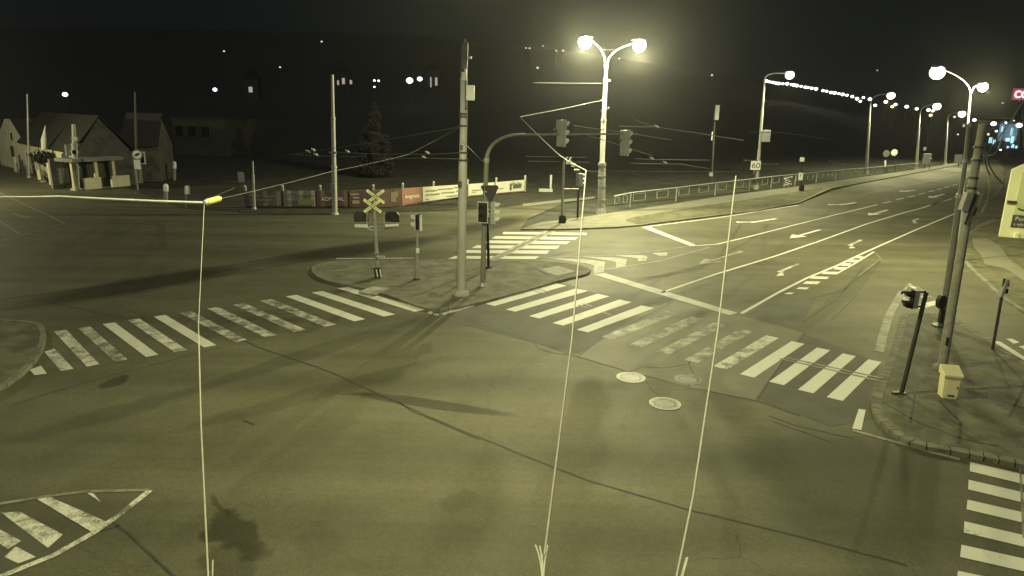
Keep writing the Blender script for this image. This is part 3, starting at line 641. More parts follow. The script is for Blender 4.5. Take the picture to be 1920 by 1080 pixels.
# ------------------------------------------------------------------ signal heads
def sig_head(p, face, parent, lenses=3, w=.30, ls=.31, dep=.2, house='headgrey', edge='headpale', step=False, name='signal_head', plate=False):
    """housing centred at p, lenses look along face"""
    f = V((face[0], face[1], 0)).normalized(); s = V((-f.y, f.x, 0)); R = Matrix((s, f, V((0, 0, 1)))).transposed()
    h = lenses * ls; q = MB(); q.box(p, (w, dep, h), M3=R)
    if step: q.box(V(p) + V((0, 0, h / 2 - ls * .55)) + f * .02, (w * 1.3, dep * 1.15, ls * 1.15), M3=R)
    hd = q.build(name, house, parent, bevel=.02)
    q = MB(); q.box(V(p) + f * (dep / 2 + .02), (w * 1.08, .035, h * 1.03), M3=R)
    q.build('front_plate', edge, hd, bevel=.01)
    if plate:
        q = MB(); q.box(V(p) + f * (dep / 2 - .02), (w * 1.7, .02, h * 1.3), M3=R); q.build('back_plate', 'headpale', hd); q = MB(); q.box(V(p) + f * (dep / 2 - .005), (w * 1.5, .02, h * 1.2), M3=R); q.build('inner_plate', 'black', hd)
    for k in range(lenses):
        c = V(p) + V((0, 0, h / 2 - ls * (k + .5))) + f * (dep / 2 + .04); r = ls * .36
        q = MB(); q.prism([(r * cos(2 * pi * i / 16), r * sin(2 * pi * i / 16)) for i in range(16)], c + f * .003, -s, (0, 0, 1), .02); q.build('lens', 'lensoff', hd)
        q = MB(); n = 9; vs = []; fs = []
        for i in range(n + 1):
            a = -.35 + (pi + .7) * i / n; e = s * cos(a) * r * 1.1 + V((0, 0, sin(a) * r * 1.1))
            ln = .22 if .2 < i / n < .8 else .14
            vs += [c + e, c + e * .96 + f * ln]
        for i in range(n): fs.append((2 * i, 2 * i + 1, 2 * i + 3, 2 * i + 2))
        q.add(vs, fs); q.build('visor', edge, hd)
    return hd
# cantilever signal post on the island
b = G(905, 536, .1); Y = b.y
t = thing('signal_gantry', b, 'grey curved cantilever post on the island holding signals over the road', 'signal gantry')
a1 = D(909, 392, Y); a2 = D(912, 300, Y); e1 = D(985, 252, Y + 3.2); e2 = D(1195, 251, Y + 5.5); k0 = D(916, 250, Y + .3)
q = MB(); q.tube([b, a1], [.115, .105], 14); q.tube([a1, a2], [.10, .095], 14); q.build('pole', 'columnpaint', t, True)
q = MB(); q.tube(bez(a2, k0, e1, 12), [.085 - .003 * i for i in range(13)], 12); q.tube([e1, e2], [.055, .045], 10); q.build('arm', 'columnpaint', t, True)
q = MB(); q.tube([a2 - V((0, 0, .1)), a2 + V((0, 0, .08))], .12, 14); q.tube([b, b + V((0, 0, .15))], [.2, .14], 14); q.build('collar', 'steel', t, True)
for xx, yy, lab in ((1052, 250, 'grey signal head hanging from the gantry arm left of the lamp mast'), (1171, 268, 'grey signal head hanging from the gantry arm right of the lamp mast')):
    fr = (xx - 985) / 210; p = D(xx, yy, Y + 3.2 + 2.3 * fr)
    s = thing('traffic_light', p, lab, 'traffic light', 'signal heads on the gantry arm')
    sig_head(p, (.86, .5), s, 3, .36, .40, .26, step=True, name='housing')
    q = MB(); q.tube([p + V((-.1, -.02, .15)), p + V((0, 0, .35))], .04, 8); q.box(p + V((-.25, -.12, .12)), (.16, .1, .1)); q.build('hanger', 'dark', s)
p = D(907, 398, Y - .25); s = thing('traffic_light', p, 'signal head facing left on the island gantry post', 'traffic light', 'signal heads on the gantry post'); sig_head(p + V((-.02, 0, 0)), (-.25, -.97), s, 2, .26, .34, .16, 'black', 'black', name='housing', plate=True)
q = MB(); q.bar(p + V((0, 0, .1)), p + V((0, .25, .1)), .05); q.build('bracket', 'dark', s)
p = D(922, 399, Y - .05); s = thing('traffic_light', p, 'pale three-lens signal head on the right side of the gantry post', 'traffic light', 'signal heads on the gantry post'); sig_head(p, (.96, .28), s, 3, .26, .30, .16, 'headgrey', 'headpale', name='housing')
q = MB(); q.bar(p + V((-.3, 0, .15)), p, .05); q.bar(p + V((-.3, 0, -.25)), p + V((0, 0, -.25)), .05); q.build('bracket', 'dark', s)
p = D(918, 362, Y - .16); s = thing('give_way_sign', p, 'dark back of a triangular give way sign on the gantry post', 'road sign')
q = MB(); q.prism([(-.36, .3), (.32, .34), (.4, .28), (.1, -.36), (0, -.38), (-.4, .22)], p, (.9, -.3, 0), (0, 0, 1), .02); q.build('plate', 'dark', s)
q = MB(); q.box(p + V((-.05, .06, .05)), (.3, .05, .05)); q.build('bracket', 'steel', s)
b = G(916, 502, .1); t = thing('marker_post', b, 'short dark post behind the gantry post at the crossing', 'post'); tp = D(914, 405, b.y)
q = MB(); q.tube([b, D(915, 450, b.y), tp], [.07, .065, .05], 10); q.build('pole', 'dark', t, True); q = MB(); q.tube([b, b + V((0, 0, .05))], .16, 12); q.build('base', 'dark', t); q = MB(); q.box(D(913, 462, b.y - .07), (.14, .1, .3)); q.build('push_box', 'dark', t)

# ------------------------------------------------------------------ level crossing sign
b = G(708, 519, .1); Y = b.y
t = thing('level_crossing_signal', b, 'yellow double St Andrew cross over dark warning lights on a pole', 'level crossing signal')
a1, tp = D(703, 425, Y), D(701, 366, Y)
q = MB(); q.tube([b, D(706, 470, Y), a1], [.095, .08, .075], 12); q.tube([a1, tp], [.06, .055], 12); q.build('pole', 'steel', t, True)
for c, w in ((D(704, 368.5, Y - .12), .36), (D(698.5, 386, Y - .14), .36)):
    cr = None
    for sx in (1, -1):
        d = V((cos(.63) * sx, 0, sin(.63))); u = V((0, -1, 0)); q = MB()
        n_ = V((-d.z, 0, d.x)) if sx > 0 else V((d.z, 0, -d.x))
        L_, wd = .47, .082
        out = [(-L_, -wd * .5), (-L_ + .06, -wd), (L_ - .06, -wd), (L_, -wd * .5), (L_, wd * .5), (L_ - .06, wd), (-L_ + .06, wd), (-L_, wd * .5)]
        o = q.prism(out, c + V((0, -.012 * (sx > 0), 0)), d, n_, .01); bl = o.build('cross_blade', 'yellow', t)
        q = MB(); q.prism([(-.34, -.008), (.34, -.008), (.34, .008), (-.34, .008)], c + V((0, -.012 * (sx > 0) - .014, 0)), d, n_, .002); q.prism([(-.42, -.085), (.42, -.085), (.42, -.066), (-.42, -.066)], c + V((0, -.012 * (sx > 0) - .014, 0)), d, n_, .002); q.prism([(-.42, .066), (.42, .066), (.42, .085), (-.42, .085)], c + V((0, -.012 * (sx > 0) - .014, 0)), d, n_, .002)
        q.build('border_line', 'inkdark', bl)
for sx, xx, lit in ((-1, 677, 1), (1, 735, 0)):
    c = D(xx, 407, Y - .05); q = MB(); q.prism([(-.32, -.22), (.32, -.22), (.32, .1), (.2, .24), (-.2, .24), (-.32, .1)], c, (1, -.15 * sx, 0), (0, 0, 1), .05); pl = q.build('light_board', 'black', t)
    for dx in (-.15, .15):
        q = MB(); q.prism([(.1 * cos(2 * pi * i / 16), .1 * sin(2 * pi * i / 16)) for i in range(16)], c + V((dx, -.02, 0)), (1, -.15 * sx, 0), (0, 0, 1), .02); q.build('lens', 'lensoff', pl)
    q = MB(); q.prism([(-.29, -.07), (.29, -.03 if sx > 0 else -.07), (.29, .07), (-.29, .04 if sx > 0 else .07)], D(xx, 423 - .5 * sx, Y - .25), (1, .1 * sx, 0), (0, 0, 1), .02); q.build('name_plate', 'white', t)
    q = MB(); q.tube([D(702, 424, Y), D(xx - 8 * sx, 427 if sx > 0 else 428, Y - .1)], .035, 8); q.tube([D(704, 433, Y), D(xx + 10 * sx, 424, Y - .1)], .025, 8); q.tube([D(688 if sx < 0 else 720, 398, Y), D(688 if sx < 0 else 720, 424, Y)], .035, 8); q.build('bracket', 'steel', t)
q = MB(); q.box(D(714, 481.5, Y - .1), (.34, .3, .06)); q.box(D(706, 474, Y - .1), (.16, .12, .12)); q.build('step', 'steel', t, bevel=.01)
q = MB(); c = D(709, 511, Y - .15); q.box(c, (.3, .2, .44), M3=Matrix.Rotation(-.15, 3, 'Y')); gb = q.build('guard_box', 'black', t, bevel=.02)
q = MB(); R_ = Matrix.Rotation(-.15, 3, 'Y')
for dx in (-.06, .1): q.box(c + V((dx + .03, -.115, 0)), (.05, .02, .36), M3=R_)
q.build('white_stripe', 'white', gb)

# pedestrian signal on the island
b = G(781, 524, .1); Y = b.y
t = thing('pedestrian_signal', b, 'slim pedestrian signal post right of the crossing sign on the island', 'pedestrian signal')
q = MB(); q.tube([b, D(782, 470, Y), D(782.5, 408, Y)], [.075, .06, .05], 12); q.build('pole', 'steel', t, True)
q = MB(); q.tube([b, b + V((0, 0, .05))], .15, 12); q.build('base', 'dark', t)
sig_head(D(784.5, 416, Y - .05), (-.85, .35), t, 2, .24, .33, .18, 'black', 'headpale')
q = MB(); q.box(D(789, 418, Y - .05), (.09, .2, .68)); q.box(D(787, 405, Y - .05), (.16, .2, .05)); q.build('back_cover', 'headpale', t, bevel=.01)
q = MB(); q.box(D(783, 470, Y - .1), (.13, .1, .22)); q.build('push_button_box', 'white', t, bevel=.01)

# post pair on the far pavement
b = G(1054, 417, .1); Y = b.y
t = thing('signal_post', b, 'pale signal post with a black foot and a crossbar on the far pavement', 'signal post')
tp = D(1057, 306, Y)
q = MB(); q.tube([b, D(1055, 365, Y), tp], [.1, .09, .085], 12); q.build('pole', 'steel', t, True); q = MB(); c = D(1054, 411.5, Y - .1); q.prism([(-.22, -.28), (.2, -.28), (.3, 0), (.18, .3), (-.2, .26)], c + V((0, -.15, 0)), (1, 0, 0), (0, 0, 1), .4); q.build('foot_guard', 'black', t)
q = MB(); q.tube([D(1056, 355, Y), D(1085, 355, Y - .2)], .05, 8); q.tube(bez(tp, tp + V((0, 0, .3)), tp + V((.25, -.1, .4)), 6), .05, 8); q.build('crossbar', 'steel', t)
b = G(1083, 408, .1); Y = b.y
t = thing('traffic_signal', b, 'dark post with a grey signal head beside the crossbar post', 'traffic light')
q = MB(); q.tube([b, D(1084.5, 352, Y), D(1087, 322, Y)], [.08, .07, .06], 10); q.build('pole', 'dark', t, True)
hd = sig_head(D(1086, 337, Y - .1), (.9, .4), t, 3, .42, .29, .3, 'headgrey', 'headpale')
q = MB(); q.box(D(1081, 319, Y - .1), (.36, .3, .12)); q.build('top_cap', 'headpale', t, bevel=.02)

# concrete L-post at the end of the banner fence
b = G(1033, 360); Y = b.y; t = thing('concrete_post', b, 'lone white concrete post at the open end of the banner fence', 'post')
q = MB(); q.box(lerp(b, D(1032.5, 328, Y), .5), (.2, .2, (D(1032, 328, Y) - b).z)); q.build('shaft', 'concretepost', t, bevel=.02); q = MB(); q.box(b + V((-.5, 0, .15)), (1.3, .3, .3)); q.build('footing', 'concretepost', t, bevel=.03)

# ------------------------------------------------------------------ railing
t0 = G(1148, 392)
t = thing('railing', t0, 'long pale guard railing with square frames running along the pavement', 'railing')
RB = [(1150, 393), (1181, 389), (1267, 378), (1340, 367.5), (1404, 359), (1445, 353), (1490, 347.5), (1530, 342), (1566, 337.5), (1597, 333.5), (1630, 330), (1660, 326), (1690, 322), (1720, 318)]
RT = [(1150, 367), (1181, 361.5), (1267, 352), (1340, 343), (1404, 336), (1445, 331), (1490, 327), (1530, 323), (1566, 320), (1597, 317), (1630, 314.5), (1660, 311.5), (1690, 308.5), (1720, 306)]
bp = [G(*p) for p in RB]; tpz = [D(*RT[i], bp[i].y) for i in range(len(RB))]
tpz[0].z = bp[0].z + 1.05
for i in range(len(RB)):
    if i: q = MB(); q.bar(bp[i], bp[i] + V((0, 0, tpz[i].z)), .08); q.build('post', 'railpaint', t)
for i in range(len(RB) - 1):
    a, c = bp[i], bp[i + 1]; za, zc = tpz[i].z, tpz[i + 1].z
    q = MB(); q.tube([a + V((0, 0, za)), c + V((0, 0, zc))], .045, 8); q.build('top_rail', 'railpaint', t)
    n = 2
    for k in range(n):
        f0 = (k + .12) / n + .0; f1 = (k + .62) / n
        q = MB(); A, B = lerp(a, c, f0), lerp(a, c, f1); h = lerp((za, 0, 0), (zc, 0, 0), f0).x
        w = .045
        for z in (h * .42, h * .9): q.bar(A + V((0, 0, z)), B + V((0, 0, z)), w)
        for P_ in (A, B): q.bar(P_ + V((0, 0, h * .42)), P_ + V((0, 0, h * .9)), w)
        q.build('frame', 'railpaint', t)

# small roadside things along the far pavement
b = G(1502, 360); Y = b.y; t = thing('timetable_post', b, 'black roadside post with two white plates in front of the railing', 'sign post')
q = MB(); q.tube([b, D(1504, 292, Y)], .06, 8); q.build('pole', 'black', t); q = MB(); q.box(b + V((0, 0, .35)), (.38, .38, .7)); q.build('base_box', 'black', t, bevel=.02)
q = MB(); q.box(D(1501.5, 331, Y - .1), (.42, .06, .72)); q.build('plate', 'signwhite', t); q = MB(); q.box(D(1504, 299, Y - .1), (.42, .06, .4)); q.build('plate', 'signwhite', t)
q = MB(); q.box(D(1501.5, 329, Y - .14), (.05, .01, .25)); q.build('plate_mark', 'inkdark', t)
b = G(1477, 352); Y = b.y; q = MB(); c = D(1476.5, 340, Y - .1); w_ = .55
q.prism([(-w_, -.55), (w_, -.55), (w_ * 1.05, .5), (0, .6), (-w_, .52)], c, (1, 0, 0), (0, 0, 1), .02)
pt = thing('poster', c, 'black and white poster fixed to the railing left of the black post', 'poster'); q.build('sheet', 'inkdark', pt)
q = MB()
for k in range(9): q.box(c + V((random.uniform(-.4, .4), -.028, -.45 + k * .115)), (random.uniform(.2, .6), .008, .07), M3=Matrix.Rotation(random.uniform(-.3, .3), 3, 'Y'))
q.build('print_mark', 'inkwhite', pt)
def round_sign(bx, by, cx_, cy_, r, m, lab, group=None):
    b = G(bx, by); Y = b.y; t = thing('round_sign', b, lab, 'road sign', group); q = MB(); c = D(cx_, cy_, Y - .06)
    q.tube([b, c + V((0, .06, r))], .045, 8); q.build('pole', 'dark', t); q = MB(); q.prism([(r * cos(2 * pi * i / 20), r * sin(2 * pi * i / 20)) for i in range(20)], c, (1, 0, 0), (0, 0, 1), .02); q.build('plate', m, t); return t, c, Y
round_sign(1663, 326, 1662, 288, .45, 'signgrey', 'dim grey round sign back, left of a pair far along the railing')
round_sign(1678, 324, 1677, 286, .45, 'white', 'pale round sign, right of a pair far along the railing')
b = G(1660, 324); t = thing('reflector_post', b, 'small white reflector post far along the railing', 'marker post'); q = MB(); q.tube([b, D(1660, 301, b.y)], .1, 8); q.build('shaft', 'dark', t); q = MB(); q.tube([D(1660, 313, b.y), D(1660, 301, b.y)], .13, 8); q.build('white_sleeve', 'signwhite', t)
b = G(1738, 318); Y = b.y; t = thing('cabinet', b, 'small pale cabinet on legs beside the third lamp mast', 'cabinet'); q = MB(); q.box(D(1738, 298, Y), (1.0, .5, 1.5)); q.build('body', 'greypaint', t, bevel=.03)
for dx in (-.35, .35): q = MB(); q.bar(b + V((dx, 0, 0)), D(1738, 306, Y) + V((dx, 0, 0)), .07); q.build('leg', 'dark', t)
q = MB(); q.box(D(1734, 279, Y), (.3, .2, .45)); q.box(D(1745, 297, Y - .3), (.35, .05, .15)); q.build('small_box', 'white', t)
b = G(1797, 313); Y = b.y; t = thing('square_sign', b, 'dim square sign on a post beyond the farthest lamp mast', 'road sign'); q = MB(); q.tube([b, D(1797, 296, Y)], .06, 8); q.build('pole', 'dark', t); q = MB(); q.prism([(-.6, -.6), (.6, -.6), (.6, .6), (-.6, .6)], D(1797, 297, Y - .1), (1, 0, 0), (0, 0, 1), .03); q.build('plate', 'signgrey', t)
# unlit dark mast behind the railing
b = G(1334, 352); Y = b.y + 6; b = D(1334, 345, Y); b.z = 0
t = thing('dark_mast', b, 'thin dark mast with a narrow head standing behind the railing', 'mast'); q = MB(); q.tube([b, D(1340, 228, Y)], [.14, .1], 10); q.build('pole', 'dark', t, True)
q = MB(); q.box(D(1344, 211, Y), (.45, .4, 1.6)); q.build('head_box', 'greypaint', t, bevel=.05); q = MB(); q.box(D(1335, 255, Y - .15), (.1, .08, .95)); q.build('insulator', 'white', t); q = MB(); q.box(D(1333, 327, Y - .2), (.4, .3, .4)); q.build('junction_box', 'greypaint', t, bevel=.03)

# ------------------------------------------------------------------ right-hand corner
b = G(1766, 691, .11); Y = b.y
t = thing('contact_line_mast', b, 'thick concrete overhead line mast beside the yellow cabinet', 'overhead line mast')
tp = D(1842, 232, Y); a1 = lerp(b, tp, .7); a2 = lerp(b, tp, .85)
q = MB(); q.tube([b, a1], [.135, .12], 16); q.tube([a1, a2], [.115, .11], 16); q.tube([a2, tp], [.1, .09], 14); q.build('pole', 'mastconcrete', t, True)
q = MB(); q.tube([b, b + V((0, 0, .1))], .24, 16); q.build('base_collar', 'mastconcrete', t, True)
q = MB()
for y in (333, 352, 365, 300, 276): c = D(1766 + (691 - y) * .1656, y, Y); q.tube([c - V((0, 0, .03)), c + V((0, 0, .03))], .135, 14)
q.build('clamp_band', 'dark', t, True)
for xx, yy, sz, mm in ((1811, 378, (.2, .2, .52), 'signgrey'), (1832, 374, (.14, .2, .42), 'signgrey')):
    q = MB(); q.box(D(xx, yy, Y - .06), sz, M3=Matrix.Rotation(.17, 3, 'Y')); q.build('equipment_box', mm, t, bevel=.015)
q = MB(); q.box(D(1819, 392, Y - .17), (.05, .05, .9), M3=Matrix.Rotation(.17, 3, 'Y')); q.box(D(1828, 397, Y - .17), (.04, .05, .25), M3=Matrix.Rotation(.17, 3, 'Y')); q.box(D(1776, 640, Y - .13), (.05, .05, .25)); q.build('cable_duct', 'black', t)
q = MB()
for pts in ([(1838, 265), (1841, 280), (1850, 292), (1862, 291), (1872, 280), (1878, 262)], [(1838, 262), (1846, 300), (1851, 318), (1856, 328)], [(1840, 250), (1852, 305), (1866, 330), (1880, 345)]):
    q.tube([D(x, y, Y + .4 * i) for i, (x, y) in enumerate(pts)], .022, 6)
q.build('loose_cable', 'wire', t)
# signal post in front
b = G(1690, 738, .11); Y = b.y
t = thing('traffic_signal', b, 'slim dark signal post at the kerb with two black lenses turned left', 'traffic light')
tp = D(1737, 547, Y)
q = MB(); q.tube([b, tp], [.06, .055], 12); q.build('pole', 'dark', t, True); q = MB(); q.tube([b, b + V((0, 0, .05))], .12, 12); q.box(b + V((-.2, -.05, .03)), (.16, .1, .08)); q.build('base', 'dark', t)
hc = D(1716, 561, Y - .08); sig_head(hc, (-.95, -.1), t, 2, .14, .25, .14, 'headgrey', 'black')
q = MB()
for z in (.2, -.2): q.bar(hc + V((.1, 0, z)), V((D(1733, 560, Y).x - (.05 if z < 0 else 0), Y, hc.z + z)), .05)
q.build('bracket', 'dark', t)
q = MB()
for z in (.15, -.15): q.prism([(-.09, .075), (.07, .075), (.07, -.03), (.02, -.085), (-.04, -.07), (-.09, 0)], hc + V((-.19, -.06, z)), (1, 0, 0), (0, 0, 1), .14)
q.build('lens_hood', 'black', t)
# small sign post at the right
b = G(1861, 655, .11); Y = b.y; t = thing('pedestrian_signal', b, 'thin post with a narrow grey head at the right-hand kerb', 'pedestrian signal'); tp = D(1884, 522, Y)
q = MB(); q.tube([b, tp], .045, 10); q.build('pole', 'dark', t, True); q = MB(); q.box(D(1881, 540, Y), (.1, .2, .62), M3=Matrix.Rotation(.17, 3, 'Y')); q.build('head', 'headgrey', t, bevel=.015); q = MB(); q.box(D(1887, 532, Y), (.1, .14, .16)); q.box(D(1884, 545, Y), (.12, .16, .16)); q.build('visor', 'black', t)
# yellow cabinet
c0 = G(1780, 748, .11); Y = c0.y
t = thing('utility_cabinet', c0, 'pale yellow utility cabinet with a sloping lid beside the concrete mast', 'cabinet')
def cab(p): return D(p[0], p[1], Y)
wd = .42; R = Matrix.Rotation(-.2, 3, 'Z'); dp = .34; H_ = .62
q = MB(); q.add([c0 + R @ V((x * (wd / 2 - (.03 if z == 0 else 0)), y, z)) for z in (0.0, H_) for x, y in ((-1, 0), (1, 0), (1, dp), (-1, dp))], [(0, 1, 2, 3), (4, 5, 6, 7), (0, 1, 5, 4), (1, 2, 6, 5), (2, 3, 7, 6), (3, 0, 4, 7)]); q.build('body', 'cabinet', t, bevel=.012)
q = MB(); w2 = wd / 2 + .03; q.add([c0 + R @ V(p) for p in ((-w2, -.05, H_ + .005), (w2, -.05, H_ + .005), (w2, dp + .03, H_ + .005), (-w2, dp + .03, H_ + .005), (-w2, -.05, H_ + .07), (w2, -.05, H_ + .07), (w2, dp + .03, H_ + .24), (-w2, dp + .03, H_ + .24))], [(0, 1, 2, 3), (4, 5, 6, 7), (0, 1, 5, 4), (1, 2, 6, 5), (2, 3, 7, 6), (3, 0, 4, 7)]); q.build('lid', 'cabinet', t, bevel=.012)
q = MB(); q.box(c0 + R @ V((.02, -.006, H_ * .5)), (wd - .1, .01, H_ - .14), -.2); dr = q.build('door', 'cabinet', t); q = MB(); q.box(c0 + R @ V((.14, -.02, H_ * .55)), (.02, .02, .07), -.2); q.build('handle', 'dark', dr)
q = MB(); q.box(c0 + R @ V((.02, -.013, .1)), (.16, .004, .05), -.2); q.build('label_plate', 'inkdark', dr)
# billboard wall
b1 = G(1873, 446); Y = b1.y
t = thing('billboard', b1, 'bright pale gabled advertising wall cut by the right edge', 'billboard')
ux = V((.9, -.44, 0)).normalized()
tl = D(1892, 318, Y); zt = tl.z
q = MB(); q.prism([(0, 0), (3.4, 0), (3.4, zt + .3), (1.9, zt + 1.2), (0, zt)], b1, ux, (0, 0, 1), .35); q.build('wall', 'billwall', t)
nrm = ux.cross(V((0, 0, 1)))
o_ = b1 + nrm * .03
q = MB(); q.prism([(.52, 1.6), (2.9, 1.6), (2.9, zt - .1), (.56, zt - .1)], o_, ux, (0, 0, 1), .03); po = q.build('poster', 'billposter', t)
q = MB(); q.prism([(.48, .75), (2.9, .75), (2.9, 1.55), (.5, 1.55)], o_ + nrm * .01, ux, (0, 0, 1), .03); pa = q.build('text_panel', 'inkdark', t)
def bt(s, sz, x, z, par, m='inkwhite', w=None): text_mesh('lettering', s, sz, o_ + nrm * .02 + ux * x + V((0, 0, z)), ux, (0, 0, 1), m, par, w)
bt('M', .66, .8, zt - .8, po); bt('Va', .6, .78, zt - 1.45, po); bt('Porad', .36, .64, 1.2, pa); bt('s výběrem', .26, .62, .88, pa)
q = MB(); q.tube([o_ + nrm * .02 + ux * (1.3 + .6 * cos(a)) + V((0, 0, 2.0 + .16 * sin(a))) for a in [pi + .0 + i * .3 for i in range(8)]], .06, 6); q.build('picture_detail', 'inkdark', po)
q = MB(); q.box(b1 + ux * .3 + V((0, 0, 2.35)) + nrm * .05, (.5, .3, .16), -.45); q.build('ledge', 'dark', t)
for x in (.9, 1.7, 2.5): q = MB(); q.box(b1 + ux * x + V((0, 0, .2)) + nrm * .08, (.22, .16, .45), -.45); q.build('foot', 'billwall', t)

# ------------------------------------------------------------------ banner fence at the far side
FB = [(460, 389), (555, 389.5), (600, 389.5), (700, 389), (752, 387), (792, 381), (862, 371), (935, 364), (986, 359.5)]
fp = [G(*p) for p in FB]
t = thing('board_fence', fp[0], 'long low dark red board fence behind the junction', 'fence')
fh = []
for (x, y), yt, p in zip(FB, (358, 357, 357, 356, 353, 350.5, 346, 341, 336.5), fp): fh.append(D(x, yt, p.y).z)
def fpt(x):
    for i in range(len(FB) - 1):
        if FB[i][0] <= x <= FB[i + 1][0]:
            f = (x - FB[i][0]) / (FB[i + 1][0] - FB[i][0]); return lerp(fp[i], fp[i + 1], f), fh[i] + (fh[i + 1] - fh[i]) * f
    return (fp[0], fh[0]) if x < FB[0][0] else (fp[-1], fh[-1])
for i in range(len(FB) - 1):
    q = MB(); a, c = fp[i], fp[i + 1]; d = (c - a).normalized(); n = V((d.y, -d.x, 0)); a2, c2 = a - n * .08, c - n * .08
    q.add([a, c, c + V((0, 0, fh[i + 1] - .05)), a + V((0, 0, fh[i] - .05)), a2, c2, c2 + V((0, 0, fh[i + 1] - .05)), a2 + V((0, 0, fh[i] - .05))], [(0, 1, 2, 3), (4, 5, 6, 7), (0, 1, 5, 4), (3, 2, 6, 7), (0, 3, 7, 4), (1, 2, 6, 5)]); q.build('board_panel', 'maroon', t)
for x in (461, 531, 601, 700, 755, 812, 876, 930, 984):
    p, h = fpt(x); q = MB(); q.box(p + V((0, .12, (h + .25) / 2)), (.16, .16, h + .25)); q.ball(p + V((0, .12, h + .3)), .12, 8); q.build('post', 'concretepost', t)
def banner(x0, x1, m, lab, texts=(), blocks=()):
    (a, ha), (c, hc_) = fpt(x0), fpt(x1); d = (c - a).normalized(); n = V((d.y, -d.x, 0)); a = a + n * .05; c = c + n * .05; L_ = (c - a).length
    t = thing('banner', a, lab, 'banner', 'banners on the board fence')
    zb = .12; q = MB(); n_s = 8; vs = []
    for i in range(n_s + 1):
        f = i / n_s; p = lerp(a, c, f) + n * .02 * sin(i * 2.1); vs += [p + V((0, 0, zb)), p + V((0, 0, ha + (hc_ - ha) * f))]
    q.add(vs, [(2 * i, 2 * i + 2, 2 * i + 3, 2 * i + 1) for i in range(n_s)]); q.build('sheet', m, t)
    H_ = (ha + hc_) / 2 - zb; up = V((0, 0, 1)); sl = (c + V((0, 0, hc_)) - a - V((0, 0, ha))).normalized()
    for s, fx, fz, sz, w, mm in texts: text_mesh('lettering', s, sz * H_, a + d * (fx * L_) + V((0, 0, zb + fz * H_)) + n * .035, sl, up, mm, t, w * L_)
    if blocks:
        q = MB()
        for fx, fz, fw, fhh in blocks:
            q.prism([(0, 0), (fw * L_, 0), (fw * L_, fhh * H_), (0, fhh * H_)], a + d * (fx * L_) + V((0, 0, zb + fz * H_)) + n * .045, sl, up, .004)
        q.build('print_line', blocks_m, t)
    return t
blocks_m = 'inkbrown'
banner(462, 528, 'banner_beige', 'faded beige banner at the left end of the board fence', (), [(.1, .62, .3, .1), (.5, .6, .35, .08), (.15, .35, .6, .1)])
blocks_m = 'inkgreen'
banner(533, 592, 'banner_cream', 'cream banner with two rows of dark lettering', [('LYTTE', .06, .56, .36, .36, 'inkdark'), ('nápade', .48, .58, .3, .48, 'inkdark'), ('DOOM', .06, .14, .36, .36, 'inkdark')], [(.46, .08, .5, .36)])
banner(595, 652, 'banner_brown', 'brown banner with ADMIRAL in white letters', [('ADMIRAL', .14, .34, .36, .74, 'inkwhite')])
blocks_m = 'inkbrown'
banner(656, 750, 'banner_brown', 'dark brown banner behind the level crossing cross', (), [(.02, .66, .3, .1), (.06, .45, .2, .1), (.05, .14, .2, .2), (.82, .2, .1, .6), (.9, .5, .06, .35)])
banner(753, 791, 'banner_orange', 'orange banner with a short white word', [('evgnek', .14, .38, .34, .72, 'inkwhite')])
blocks_m = 'inkgreen'
banner(792, 874, 'banner_white', 'white banner with three lines of small print', (), [(.06, .72, .25, .09), (.33, .74, .34, .08), (.7, .74, .24, .08), (.06, .44, .3, .09), (.4, .45, .3, .08), (.74, .46, .16, .07), (.06, .12, .06, .08), (.52, .14, .4, .08)])
blocks_m = 'inkbrown'
banner(877, 926, 'banner_white', 'plain white banner between the mast and the gantry post', (), [(.12, .4, .4, .07), (.12, .24, .16, .04)])
bt_ = banner(928, 983, 'banner_white', 'white banner with a green and dark picture at the right end', (), [(.06, .36, .2, .06)])
blocks_m = M['inkdark']
(a, ha), (c, hc_) = fpt(928), fpt(983); d = (c - a).normalized(); n = V((d.y, -d.x, 0)); L_ = (c - a).length
q = MB()
for fx, fz, r, in ((.5, .62, .16), (.58, .7, .17), (.66, .62, .15), (.76, .66, .17), (.84, .6, .14)): q.prism([(r * cos(2 * pi * k / 9) * random.uniform(.8, 1.2), r * sin(2 * pi * k / 9) * random.uniform(.8, 1.2)) for k in range(9)], a + d * fx * L_ + V((0, 0, .1 + fz * ha)) + n * (.10 + random.uniform(0, .01)), d, (0, 0, 1), .003)
q.build('picture_leaves', 'inkgreen', bt_)
q = MB(); q.prism([(-.5, -.1), (.5, -.1), (.55, .15), (.3, .3), (0, .2), (-.2, .3), (-.5, .2)], a + d * .72 * L_ + V((0, 0, .1 + .4 * ha)) + n * .115, d, (0, 0, 1), .003); q.prism([(-.12, -.25), (.1, -.25), (.1, .3), (-.12, .3)], a + d * .5 * L_ + V((0, 0, .1 + .4 * ha)) + n * .116, d, (0, 0, 1), .003); q.build('picture_shape', 'inkdark', bt_)

